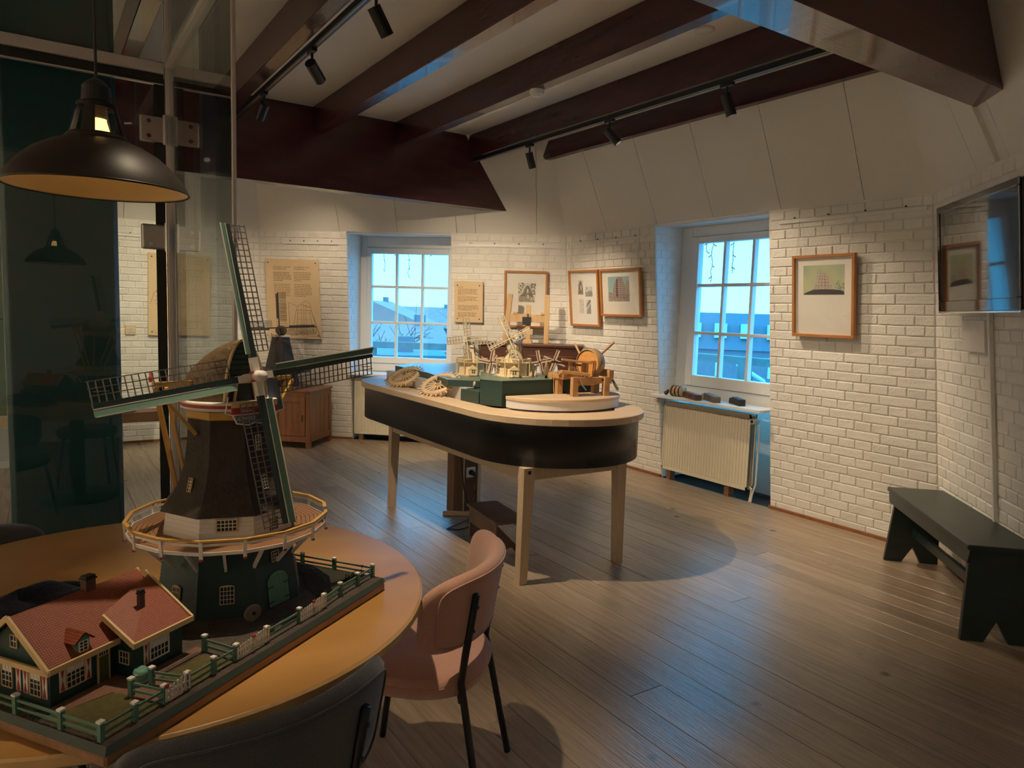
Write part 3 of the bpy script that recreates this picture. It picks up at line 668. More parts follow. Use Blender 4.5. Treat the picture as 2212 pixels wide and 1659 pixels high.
framed(fR, sR(5.945), 1.726, .485, .588, 'tall narrow frame holding four small photographs', 2.295, [(-.062, .115, .085, .155, ph_small(0)), (.075, .07, .115, .105, ph_small(1)), (-.055, -.085, .075, .15, ph_small(2)), (.062, -.09, .075, .15, ph_small(3))])
framed(fR, sR(5.378), 1.782, .59, .472, 'wide frame with a photograph of the mill in scaffolding', 2.295, [(-.03, .035, .31, .245, ph_scaffold)])
framed(fNE, sNE(.519), 1.70, .475, .62, 'framed sepia photograph of the ruined mill behind the wooden easel', 2.272, [(.01, .06, .185, .235, ph_ruin)])

def board(fr, sc, zc, w, h, th, label, rows, head, draw=None, off_=.02):
    e = wall_thing('text_board', fr, sc, zc, off_, label, 'sign')
    m = MB(); m.bb(-w/2, w/2, -h/2, h/2, 0, th); m.build('board', MT['birch'], e, bevel=.002)
    m = MB()
    for sx_ in (-1, 1):
        for sy_ in (-1, 1): m.cyl((sx_*(w/2-.035), sy_*(h/2-.04), th), (sx_*(w/2-.035), sy_*(h/2-.04), th+.003), .007, n=10)
    m.build('screw', MT['black_metal'], e)
    for (txt, x, y, sz) in head: text_mesh(txt, sz, MT['brown_ink'], e, T(x, y, th+.0002), ext=.0003)
    m = MB(); r = random.Random(int(w*1000))
    for (x, y, wd, n, pitch, hh) in rows:
        for k in range(n):
            L = wd*(r.uniform(.86, 1) if k < n-1 else r.uniform(.3, .7)); p = 0
            while p < L:
                q = r.uniform(.012, .05); q = min(q, L-p)
                m.bb(x+p, x+p+q, y-k*pitch-hh, y-k*pitch, th, th+.0004); p += q+.006
    m.build('body_text', MT['brown_ink'], e)
    if draw: draw(e, th)
    return e
def draw_section(e, th):    # cross section of a polder mill, lower right
    m = MB(); z = th+.0004; t = .0032
    def pl(pts, tt=t):
        for a, b in zip(pts, pts[1:]): m.bar((*a, z), (*b, z), tt, .0006)
    ox, oy, s = .10, -.25, .34
    P = lambda a, b: (ox+(a-.5)*s, oy+(b-.5)*s*1.25)
    pl([P(.05, .25), P(.03, 1.0), P(.35, .90), P(.62, 1.05), P(.80, .98), P(.84, .80), P(.30, .80), P(.35, .90)])
    pl([P(.30, .80), P(.14, .25)]); pl([P(.36, .80), P(.26, .08)]); pl([P(.76, .80), P(.88, .20), P(.95, .20)]); pl([P(.82, .80), P(1.10, .08)], .005); pl([P(.86, .70), P(1.12, .05)], .004)
    for zz in (.72, .55, .40, .22): pl([P(.33, zz), P(.80, zz)], .002)
    for a in (.48, .56, .64): pl([P(a, .12), P(a, .95)], .0022)
    pl([P(.5, .95), P(.8, .88)], .005); pl([P(.0, .10), P(.30, .12), P(.5, .2), P(.7, .10), P(1.12, .10), P(1.12, .02), P(.3, .0), P(-.1, -.22), P(-.1, -.06)])
    pl([P(.42, .2), P(.6, .05), P(.72, .18)], .0025)
    for k in range(10): pl([P(.90+.018*k, .58-.045*k), P(.93+.018*k, .58-.045*k)], .002)
    m.build('mill_drawing', MT['brown_ink'], e)
def draw_mills(e, th):
    m = MB(); z = th+.0004
    def pl(pts, tt=.003):
        for a, b in zip(pts, pts[1:]): m.bar((*a, z), (*b, z), tt, .0006)
    for ox, oy in ((-.20, -.10), (.16, -.10)):
        pl([(ox-.09, oy), (ox-.05, oy+.13), (ox+.03, oy+.13), (ox+.07, oy)]); pl([(ox-.03, oy+.13), (ox+.0, oy+.24)], .005); pl([(ox-.06, oy+.04), (ox+.05, oy+.04)]); pl([(ox-.05, oy+.02), (ox, oy+.12), (ox+.03, oy+.02)], .002); pl([(ox-.05, oy+.085), (ox+.04, oy+.085)])
    pl([(-.24, -.10), (-.06, -.10), (-.03, -.13), (.06, -.13), (.08, -.10), (.28, -.105)]); pl([(.06, -.13), (.06, .22)], .002); pl([(.06, .05), (.25, .05)], .0015)
    m.build('mill_drawing', MT['brown_ink'], e)
board(fNE, sNE(3.203), 1.63, .635, .905, .022, 'large wooden board with text and a cross-section drawing of a mill', [(-.225, .305, .215, 6, .0185, .006), (.02, .305, .215, 6, .0185, .005), (-.225, .17, .215, 9, .0185, .005), (.02, .17, .215, 8, .0185, .005), (-.215, -.055, .14, 13, .023, .005)],
      [('TECHNIEK VAN EEN\nPOLDERMOLEN', -.225, .355, .023), ('TECHNIQUE OF A\nPOLDER MILL', .02, .355, .023)], draw_section)
board(fN, sN(1.31), 1.63, .62, .885, .022, 'large wooden board with text and two mill drawings seen through glass', [(-.2, .27, .22, 10, .019, .006), (.03, .28, .22, 8, .019, .005), (-.2, -.27, .2, 4, .019, .006), (.03, -.27, .2, 4, .019, .005)], [('POLDERMOLENS', -.2, .31, .026), ('NAP', -.24, -.105, .02), ('MOLENGANG', -.2, -.25, .02)], draw_mills)
board(fNE, sNE(1.155), 1.655, .318, .45, .045, 'small thick wooden text board beside the far window', [(-.12, .145, .235, 6, .0125, .004), (-.12, .06, .235, 5, .0125, .004), (-.12, -.035, .24, 5, .0125, .004), (-.12, -.115, .23, 5, .0125, .004)], [('MOLEN', -.12, .16, .018)])
# light switch plate
e = wall_thing('switch_plate', fN, sN(.832), 1.245, .012, 'small square beige switch plate on the far brick wall', 'switch')
m = MB(); m.bb(-.05, .05, -.052, .052, 0, .012); m.build('plate', MT['birch'], e, bevel=.004); m = MB(); m.bb(-.028, .028, -.028, .028, .012, .016); m.build('rocker', MT['valve'], e, bevel=.002)
m = MB(); m.tube([(.012*math.cos(a), .012*math.sin(a), .0162) for a in [2*PI*k/14 for k in range(14)]], .0012, 4, closed=True); m.build('symbol', MT['ink'], e)

# ================================================================== TELEVISION
x = Vector((s2, s2, 0)); n = (Vector((-s2, s2, 0)) - ZZ*.10).normalized(); y = n.cross(-x); xx = y.cross(n)
p0 = fSE.p(sSE(.976), 1.938, .115)
tv = empty('television', mat=frame(p0, xx, y, n), label='flat black television with glossy screen high on the near right wall', cat='television')
m = MB(); m.bb(-.50, .50, -.305, .305, -.075, -.005); m.build('housing', MT['tv_body'], tv, bevel=.012, seg=2)
m = MB(); 
for a in ((-.50, .50, .268, .305), (-.50, .50, -.305, -.245), (-.50, -.463, -.245, .268), (.463, .50, -.245, .268)): m.bb(a[0], a[1], a[2], a[3], -.005, .006)
m.build('bezel', MT['tv_black'], tv, bevel=.003)
m = MB(); m.bb(-.464, .464, -.246, .269, -.005, .001); m.build('screen', MT['tv_black'], tv)
m = MB(); m.bb(-.50, .50, -.316, -.305, -.012, .008); m.build('chrome_strip', MT['chrome'], tv, bevel=.003)
m = MB(); m.bb(-.15, .15, -.1, .1, -.085, -.075); m.bb(-.04, .04, -.05, .05, -.16, -.085); m.build('wall_bracket', MT['black_metal'], tv)
# cable duct below it
m = MB(); m.bar(fSE.p(sSE(.906), .02, .02), fSE.p(sSE(.906), 1.66, .02), .022, .022); o = m.build('cable_duct', MT['white_paint'], bevel=.002); tag(o, 'white cable duct running down the wall below the television', 'cable duct')
m = MB(); M_ = fSE.M(sSE(.72), 1.50, .012); m.bb(-.16, .14, -.09, .09, 0, .02, M_); o = m.build('blanking_plate', MT['brick_paint'], bevel=.003); tag(o, 'white painted wooden plate under the television', 'plate')

# ================================================================== GREEN BENCH
be = empty('bench', (4.328, 1.938, 0), math.radians(45.6), 'dark green wooden bench with notched plank legs against the near right wall', 'bench')
BL, BW, BH = 1.24, .335, .488
bx0 = -BL/2; bx1 = BL/2
m = MB(); m.bb(bx0, bx1, -BW/2, BW/2, BH-.028, BH); m.build('seat_plank', MT['bench_green'], be, bevel=.004)
for sy_ in (-1, 1):
    m = MB(); yy = sy_*(BW/2-.022); pts = [(bx0+.0, BH-.028), (bx1-.0, BH-.028), (bx1-.025, BH-.1), (bx0+.025, BH-.1)]
    m.prism([(a, b) for a, b in pts], -.011, .011, T(0, yy, 0) @ RX(PI/2)); m.build('apron', MT['bench_green'], be, bevel=.002)
for sx_, xx_ in ((-1, bx0+.075), (1, bx1-.075)):
    hw = BW/2-.035; M_ = T(xx_, 0, 0) @ RZ(PI/2) @ RX(PI/2)
    pts = [(-hw-.03, 0), (-hw*.42, 0), (0, .105), (hw*.42, 0), (hw+.03, 0), (hw, BH-.028), (-hw, BH-.028)]
    m = MB(); vs = [(sx_*(.055*(1-b/BH))-.014, a, b) for a, b in pts] + [(sx_*(.055*(1-b/BH))+.014, a, b) for a, b in pts]; k = len(pts)
    fs = [(0, 1, 2, 6), (2, 5, 6), (2, 3, 4, 5)]
    fs2 = [tuple(q+k for q in reversed(f)) for f in fs]
    m.add([(xx_+a, b, c) for a, b, c in vs], fs+fs2+[(i, (i+1) % k, k+(i+1) % k, k+i) for i in range(k)]); m.build('leg', MT['bench_green'], be, bevel=.003)
m = MB(); m.bb(bx0+.05, bx1-.05, -.014, .014, .18, .235); m.build('stretcher', MT['bench_green'], be, bevel=.003)
for sx_, xx_ in ((1, bx0+.075), (-1, bx1-.075)):
    m = MB(); m.bar((xx_+sx_*.03, -BW/2+.03, .34), (xx_+sx_*.13, -BW/2+.03, BH-.05), .02, .05); m.build('brace', MT['bench_green'], be)

# ================================================================== CENTRAL POST AND GLASS PARTITION
GX, GY = .622, 4.31
cw = .255; cc = .025; q = [(-cw+cc, -cw), (cw-cc, -cw), (cw, -cw+cc), (cw, cw-cc), (cw-cc, cw), (-cw+cc, cw), (-cw, cw-cc), (-cw, -cw+cc)]
m = MB(T(.118, GY+.04+cw, 0)); m.prism(q, 0, 3.335); o = m.build('king_post', MT['teal'], bevel=.006, seg=2); tag(o, 'thick dark teal central post standing behind the glass', 'post')
zh = 2.738    # underside of header
gp = empty('glass_partition', (GX, GY, 0), 0, 'glass partition with grey metal header and slim corner post', 'partition')
HH = .055
m = MB(); m.bb(-.022, .022, -.022, .022, 0, 3.335); m.build('corner_post', MT['alu'], gp, bevel=.003)
m = MB(); m.bb(-2.6, -.03, -.03, .03, zh, zh+HH); m.build('door_header', MT['alu'], gp, bevel=.003)
m = MB(); m.bb(-.028, .028, -1.47, -.03, zh+.03, zh+HH); m.build('side_header', MT['alu'], gp, bevel=.003)
m = MB(); m.bb(-.008, .008, -1.485, -1.47, 0, 3.335); m.build('end_profile', MT['alu'], gp, bevel=.003)
m = MB(); m.bb(-.004, .004, -1.468, -.70, .02, zh+.03); m.build('pane', MT['partition_glass'], gp)
m = MB(); m.bb(-.004, .004, -.696, -.031, .02, zh+.03); m.build('pane', MT['partition_glass'], gp)
m = MB(); m.bb(-.004, .004, -1.468, -.031, zh+HH, 3.33); m.build('transom_pane', MT['partition_glass'], gp)
m = MB(); m.bb(-1.25, -.031, -.004, .004, zh+HH, 3.33); m.build('transom_pane', MT['partition_glass'], gp)
m = MB(); m.bb(-2.6, -1.254, -.004, .004, zh+HH, 3.33); m.build('transom_pane', MT['partition_glass'], gp)
m = MB(); m.bb(-.02, .02, -1.468, -.031, 0, .02); m.build('floor_channel', MT['alu'], gp)
m = MB(); m.bb(-2.66, -2.6, -.03, .03, 0, 3.335); m.build('corner_post', MT['alu'], gp, bevel=.003)
dr = empty('door_1', (GX, GY, 0)); tag(dr, 'frameless glass door hung on the corner post', kind='structure')
m = MB(); m.bb(-1.02, -.075, -.005, .005, .012, zh-.05); m.build('pane', MT['partition_glass'], dr)
m = MB(); m.bb(-.075, -.030, -.012, .012, .012, zh-.05); m.bb(-1.05, -.03, -.012, .012, zh-.05, zh-.002); m.build('seal', MT['seal_black'], dr)
m = MB(); m.bb(-1.02, -.03, -.014, .012, zh-.056, zh-.05); m.build('edge_strip', MT['alu'], dr)
m = MB(); m.bb(-2.6, -1.06, -.004, .004, .02, zh); m.build('pane', MT['partition_glass'], gp)
for zz in (1.893, 2.45, .30):
    m = MB(); m.bb(-.150, -.03, -.030, -.006, zz-.066, zz+.066); ho = m.build('hinge', MT['steel'], dr, bevel=.01, seg=2)
    k = MB(); k.cyl((-.028, -.036, zz-.075), (-.028, -.036, zz+.075), .012, n=12); k.build('hinge_pin', MT['steel'], ho)
    k = MB(); 
    for dz in (-.038, .038): k.cyl((-.105, -.030, zz+dz), (-.105, -.034, zz+dz), .011, n=12)
    k.build('screw', MT['chrome'], ho)

# ================================================================== TRACK LIGHTS
def track(name, p, q, label):
    m = MB(); m.bar(p, q, .036, .034); o = m.build(name, MT['black_metal']); tag(o, label, 'light track'); 
    m = MB(); m.bar(Vector(p)+Vector((-.004, 0, -.0175)), Vector(q)+Vector((-.004, 0, -.0175)), .004, .002); m.build('contact_strip', MT['steel'], o)
    return o
track('light_track', (1.425, 1.92, 3.10), (1.425, 6.57, 3.10), 'black ceiling track on the joist nearest the glass partition')
track('light_track', (3.80-.035, 1.92, 3.082), (3.80-.035, 6.50, 3.082), 'black ceiling track on the joist near the right-hand wall')
track('light_track', (.2, 6.92, 3.095), (2.9, 6.92, 3.095), 'black ceiling track hidden behind the far main beam')
def spot(base, target, label, power, size=55, blend=1.0, tilt_len=.05, color=LAMP, lens=.035):
    e = empty('track_spotlight', base, 0, label, 'spotlight', 'black track spotlights')
    d = (Vector(target)-Vector(base)).normalized(); j = Vector((0, 0, -.075))
    m = MB(); m.bb(-.016, .016, -.05, .05, -.022, 0); m.build('adapter', MT['black_metal'], e, bevel=.003)
    m = MB(); m.cyl((0, 0, -.02), j, .008, n=10); m.build('stem', MT['black_metal'], e)
    c0 = j - d*.025 + Vector((0, 0, -.02)); c1 = c0 + d*.14
    m = MB(); m.smooth = False; m.cyl(c0, c1, .034, n=20, caps=False); m.cyl(c0, c0+d*.002, .034, n=20); m.cyl(c1, c1-d*.03, .030, n=20, caps=False)
    u = d.orthogonal().normalized(); w = d.cross(u); n = 20
    r1 = [c1+u*(.034*math.cos(2*PI*i/n))+w*(.034*math.sin(2*PI*i/n)) for i in range(n)]; r2 = [c1+u*(.030*math.cos(2*PI*i/n))+w*(.030*math.sin(2*PI*i/n)) for i in range(n)]
    m.add(r1+r2, [(i, (i+1) % n, n+(i+1) % n, n+i) for i in range(n)]); m.build('can', MT['black_metal'], e)
    m = MB(); m.cyl(c1-d*.022, c1-d*.02, .029, n=16); m.build('lens', MT['emit_lamp'], e)
    ld = bpy.data.lights.new('lamp', 'SPOT'); ld.energy = power; ld.color = color; ld.spot_size = math.radians(size); ld.spot_blend = blend; ld.shadow_soft_size = .024
    lo = bpy.data.objects.new('lamp', ld); COL.objects.link(lo); lo.parent = e
    lo.matrix_local = T(*(c1-d*.012)) @ d.to_track_quat('-Z', 'Y').to_matrix().to_4x4()
    return e
PW = 2.2
track('light_track', (-1.1, 1.95, 3.10), (-1.1, 6.57, 3.10), 'unseen black ceiling track added left of the glass partition for the fill spotlights')  # added out of view, only carries the fill lamps
SPOTS = [((1.425, 5.52, 3.083), (1.15, 8.6, .9), 'track spotlight nearest the far beam with its lit lens turned to the far wall', 60, 40),
    ((1.425, 4.43, 3.083), (4.05, 6.75, 1.15), 'track spotlight second from the far beam, tilted away', 170, 56),
    ((1.425, 3.45, 3.083), (3.0, 3.8, .9), 'track spotlight at the top edge, aimed at the display table', 95, 84),
    ((.55, 1.98, 3.112), (.72, 1.62, .75), 'added unseen spotlight on the joist straight above the near round table', 48, 58),  # lamp added out of view to brighten the round table
    ((3.765, 5.51, 3.065), (4.75, 5.75, .8), 'upright track spotlight in front of the short joist end', 45, 74),
    ((3.765, 4.42, 3.065), (4.86, 3.20, 1.2), 'middle track spotlight on the right-hand track', 46, 62),
    ((3.765, 3.275, 3.065), (4.6, 2.75, .4), 'rightmost track spotlight beside the near main beam', 24, 76),
    ((2.35, 6.92, 3.078), (2.60, 8.35, 1.1), 'hidden spotlight over the right-hand wooden text board', 22, 90),
    ((.95, 6.92, 3.078), (1.05, 8.65, 1.1), 'hidden spotlight over the text board behind the glass', 42, 90),
    ((-1.1, 6.0, 3.083), (-3.3, 7.6, 1.2), 'added unseen fill spotlight left of the partition aimed at the back left wall', 180, 100),  # this and the next two: added fill, bounced warm off the left walls
    ((-1.1, 4.6, 3.083), (-4.8, 4.4, 1.2), 'added unseen fill spotlight left of the partition aimed at the left wall', 230, 100),
    ((-1.1, 2.9, 3.083), (-3.8, 1.0, 1.2), 'added unseen fill spotlight left of the partition aimed at the front left wall', 230, 100)]
for b, t_, lab, pw, sz in SPOTS: spot(b, t_, lab, pw*PW, sz)

# ================================================================== PENDANT LAMP
LP = Vector((.136, 2.06, 1.820))
pl = empty('pendant_lamp', LP, 0, 'black enamel pendant lamp with brass-coloured inside above the round table', 'lamp')
pr = [(.202, .002), (.198, .012), (.184, .034), (.164, .058), (.137, .082), (.103, .102), (.075, .113), (.066, .118)]
m = MB(); m.smooth = True; m.lathe(pr, 64); m.build('shade', MT['shade_black'], pl)
m = MB(); m.smooth = True; m.lathe([(.202, .002), (.205, -.001), (.202, -.003), (.198, .001)], 64); m.build('rim', MT['black_metal'], pl)
m = MB(); m.smooth = True; m.lathe([(r-.003, z-.0025) for r, z in pr], 64); m.build('reflector', MT['brass_inner'], pl)
# slotted neck: four windows between ribs
m = MB(); n = 48; zs = (.118, .128, .190, .200); rr = (.066, .062, .045, .043)
for k in range(3):
    for i in range(n):
        if k == 1 and (i+2) % 12 < 8: continue
        a, b = 2*PI*i/n+.123, 2*PI*(i+1)/n+.123
        for dr_ in (0, .003):
            m.poly([((rr[k]-dr_)*math.cos(a), (rr[k]-dr_)*math.sin(a), zs[k]), ((rr[k]-dr_)*math.cos(b), (rr[k]-dr_)*math.sin(b), zs[k]), ((rr[k+1]-dr_)*math.cos(b), (rr[k+1]-dr_)*math.sin(b), zs[k+1]), ((rr[k+1]-dr_)*math.cos(a), (rr[k+1]-dr_)*math.sin(a), zs[k+1])])
m.build('slotted_neck', MT['shade_black'], pl)
m = MB(); m.smooth = True; m.lathe([(.069, .112), (.071, .118), (.066, .124)], 40); m.build('neck_ring', MT['shade_black'], pl)
m = MB(); m.lathe([(.043, .200), (.033, .206), (.031, .240), (.020, .252), (.006, .262)], 24, cap1=True); m.build('cap', MT['black_metal'], pl)
m = MB(); m.cyl((.058, 0, .165), (.075, 0, .168), .003, n=8); m.build('thumb_screw', MT['chrome'], pl)
m = MB(); m.smooth = True; m.lathe([(.021, .200), (.021, .165)], 16); 
for k in range(5): m.lathe([(.021, .166+.006*k), (.0235, .169+.006*k), (.021, .172+.006*k)], 16)
m.build('bulb_socket', MT['brass_inner'], pl)
m = MB(); m.smooth = True; m.sphere((0, 0, .105), .038, 16, 10); m.lathe([(.03, .128), (.02, .165)], 16); m.build('bulb', MT['emit_bulb'], pl)
m = MB(); m.cyl((0, 0, .255), (0, 0, 3.34-LP.z), .0035, n=8); m.build('cord', MT['black_soft'], pl)
ld = bpy.data.lights.new('bulb_light', 'POINT'); ld.energy = .22; ld.color = (1, .62, .26); ld.shadow_soft_size = .035
lo = bpy.data.objects.new('bulb_light', ld); COL.objects.link(lo); lo.parent = pl; lo.location = (0, 0, .045)
ld = bpy.data.lights.new('bulb_light', 'POINT'); ld.energy = .35; ld.color = (1, .62, .26); ld.shadow_soft_size = .015
lo = bpy.data.objects.new('bulb_light', ld); COL.objects.link(lo); lo.parent = pl; lo.location = (0, 0, .178)

# ================================================================== CEILING FITTINGS
e = empty('smoke_detector', (2.985, 4.30, ZJ), 0, 'round white motion sensor on the underside of a ceiling joist', 'sensor')
m = MB(); m.smooth = True; m.lathe([(.052, 0), (.052, -.015), (.046, -.032)], 28); m.build('body', MT['white_paint'], e)
m = MB(); m.smooth = True; m.lathe([(.046, -.032), (.036, -.034), (.033, -.042), (.018, -.05), (0.001, -.051)], 28); m.build('dome', MT['white_lam'], e)
m = MB(); m.bar((3.03, 4.1, 3.118), (3.03, 5.45, 3.118), .012, .014); o = m.build('cable_duct', MT['white_paint']); tag(o, 'slim white cable duct along the joist beside the motion sensor', 'cable duct')
e = empty('ceiling_disc', (3.52, 3.27, ZC), 0, 'flat round white disc on the ceiling near the front beam', 'ceiling disc')
m = MB(); m.smooth = True; m.lathe([(.062, 0), (.062, -.008), (.052, -.016), (.001, -.018)], 32); m.build('disc', MT['white_paint'], e)
m = MB(); m.lathe([(.066, 0), (.066, -.003), (.060, -.003)], 32); m.build('ring', MT['ceiling_paint'], e)
p = Vector((3.24, 5.15, ZC)); e = empty('junction_box', p, 0, 'small white square socket on the ceiling between two joists', 'socket')
m = MB(); m.bb(-.045, .045, -.045, .045, -.03, 0); m.build('box', MT['white_paint'], e, bevel=.006); m = MB()
for a in (-.012, .012): m.cyl((a, 0, -.03), (a, 0, -.0305), .004, n=8)
m.build('hole', MT['ink'], e)

# ================================================================== DISPLAY TABLE
DT = (2.725, 4.475)
dt = empty('display_table', (DT[0], DT[1], 0), 0, 'long oval display table with black apron and pale wooden legs', 'table')
def stadium(r, half, n=20):
    return [(r*math.cos(a), -half+r*math.sin(a)) for a in [PI+PI*k/n for k in range(n+1)]] + [(r*math.cos(a), half+r*math.sin(a)) for a in [PI*k/n for k in range(n+1)]]
HL = .825
ZT = .967
m = MB(); o_, i_ = stadium(.582, HL), stadium(.40, HL); k = len(o_)
vs = [(x, y, z) for z in (ZT-.043, ZT) for x, y in o_] + [(x, y, z) for z in (ZT-.043, ZT) for x, y in i_]
fs = []
for i in range(k):
    j = (i+1) % k; fs += [(i, j, k+j, k+i), (2*k+j, 2*k+i, 3*k+i, 3*k+j), (k+i, k+j, 3*k+j, 3*k+i), (j, i, 2*k+i, 2*k+j)]
m.add(vs, fs); m.build('wooden_rim', MT['oak_light'], dt, bevel=.004)
m = MB(); m.prism(stadium(.41, HL), ZT-.06, ZT-.012); m.build('inner_deck', MT['oak_light'], dt)
m = MB(); o_ = stadium(.552, HL, 28); i_ = stadium(.535, HL, 28); k = len(o_)
vs = [(x, y, z) for z in (.68, ZT-.043) for x, y in o_] + [(x, y, z) for z in (.68, ZT-.043) for x, y in i_]; fs = []
for i in range(k):
    j = (i+1) % k; fs += [(i, j, k+j, k+i), (2*k+j, 2*k+i, 3*k+i, 3*k+j), (j, i, 2*k+i, 2*k+j)]
m.smooth = True; m.add(vs, fs); m.smooth = False; m.prism(stadium(.535, HL), .684, .69); m.build('apron', MT['apron_black'], dt)
LG = [(-.442, -1.183), (.305, -1.165), (-.425, .665), (.305, .665)]
for (x, y) in LG:
    sx_ = 1 if x < 0 else -1
    m = MB(); m.taper((x, y, 0), (.052, .05), (x+sx_*.012, y, .50), (.066, .058)); m.taper((x+sx_*.012, y, .50), (.066, .058), (x+sx_*.018, y, .679), (.078, .06)); m.build('leg', MT['oak_leg'], dt)
for x in (-.425, .305):
    m = MB(); m.bb(x-.012, x+.012, -1.15, .64, .60, .684); m.build('side_rail', MT['oak_leg'], dt, bevel=.002)
for y in (-1.175, .665):
    m = MB(); m.bb(-.39, .27, y-.012, y+.012, .60, .684); m.build('end_rail', MT['oak_leg'], dt, bevel=.002)
m = MB(); m.cyl((-.43, -1.213, .655), (-.43, -1.219, .655), .016, n=16); m.build('bolt', MT['steel'], dt); m = MB(); m.cyl((-.43, -1.219, .655), (-.43, -1.221, .655), .011, n=16); m.build('bolt_hole', MT['ink'], dt)
# landscape blocks and raised half-round platform (fixed to the table)
def L_(x, y): return (x-DT[0], y-DT[1])
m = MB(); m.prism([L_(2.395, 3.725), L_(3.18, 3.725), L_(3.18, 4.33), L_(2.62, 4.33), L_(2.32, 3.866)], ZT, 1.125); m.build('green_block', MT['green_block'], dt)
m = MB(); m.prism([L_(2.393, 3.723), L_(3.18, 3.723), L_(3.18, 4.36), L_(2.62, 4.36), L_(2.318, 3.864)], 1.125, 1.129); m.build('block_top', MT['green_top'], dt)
m = MB(); m.prism([L_(2.318, 3.872), L_(2.46, 4.08), L_(2.40, 4.095), L_(2.312, 4.095)], ZT, 1.043); m.build('low_step', MT['green_block'], dt)
m = MB(); m.prism([L_(2.36, 4.096), L_(3.1, 4.36), L_(3.1, 5.5), L_(2.40, 5.5), L_(2.36, 4.34)], ZT-.01, 1.045); m.build('grey_riser', MT['grey_riser'], dt)
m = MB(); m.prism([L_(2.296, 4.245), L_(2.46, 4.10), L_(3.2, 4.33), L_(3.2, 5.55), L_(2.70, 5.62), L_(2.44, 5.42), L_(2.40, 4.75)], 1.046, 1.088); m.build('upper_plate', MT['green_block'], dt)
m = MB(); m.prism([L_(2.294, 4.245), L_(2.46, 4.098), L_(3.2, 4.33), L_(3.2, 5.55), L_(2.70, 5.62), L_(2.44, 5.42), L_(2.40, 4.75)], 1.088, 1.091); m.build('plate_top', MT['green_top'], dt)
hd = [(2.83+.425*math.cos(a), 3.70+.325*math.sin(a)) for a in [PI+PI*k/36 for k in range(37)]]
m = MB(); m.prism([L_(2.83+(x-2.83)*.985, 3.70+(y-3.70)*.975) for x, y in hd], ZT, 1.016); m.build('platform_riser', MT['white_lam'], dt)
m = MB(); m.prism([L_(x, y) for x, y in hd], 1.016, 1.037); m.build('platform_top', MT['oak_light'], dt, bevel=.003)

# ---- wooden gear wheels on wedge stands
def gear(pos, rz, tilt, label, shade):
    e = empty('gear_wheel', pos, rz, label, 'gear wheel', 'wooden gear wheels on the display table')
    m = MB(); m.add([(-.10, -.05, 0), (.10, -.05, 0), (.10, .05, 0), (-.10, .05, 0), (.10, -.05, .085), (.10, .05, .085), (-.095, -.05, .012), (-.095, .05, .012)], [(0, 3, 2, 1), (1, 2, 5, 4), (0, 1, 4, 6), (3, 7, 5, 2), (0, 6, 7, 3), (6, 4, 5, 7)]); m.build('wedge_stand', MT['oak_light'], e)
    M = T(-.015, 0, .075) @ RY(-tilt); R = .125; mt = MT[shade]
    m = MB(M); m.smooth = True
    m.lathe([(R-.026, -.012), (R, -.012), (R+.003, 0), (R, .012), (R-.026, .012), (R-.028, 0), (R-.026, -.012)], 48); m.build('rim', mt, e)
    for k in range(16):
        a = 2*PI*(k+.3)/16; s = MB(M); s.cyl((.018*math.cos(a), .018*math.sin(a), 0), ((R-.022)*math.cos(a), (R-.022)*math.sin(a), 0), .0042, n=6); s.build('spoke', MT['birch'], e)
    for k in range(24):
        a = 2*PI*k/24; s = MB(M); s.cyl(((R-.005)*math.cos(a), (R-.005)*math.sin(a), -.003), ((R+.03)*math.cos(a), (R+.03)*math.sin(a), -.003), .0048, n=6); s.build('peg', MT['birch'], e)
    m = MB(M); m.lathe([(.024, -.014), (.024, .014)], 20, cap0=True, cap1=True); m.build('hub', mt, e)
    m = MB(M); m.cyl((0, 0, .014), (0, 0, .03), .009, n=6); m.cyl((0, 0, .012), (0, 0, .017), .016, n=12); m.build('nut', MT['steel'], e)
    return e
gear((2.35, 5.02, ZT), math.radians(20), math.radians(29), 'wooden gear wheel leaning on its block at the far end of the display table', 'birch')
gear((2.33, 4.42, ZT), math.radians(20), math.radians(30), 'shaded wooden gear wheel nearer the kit mills', 'oak_light')

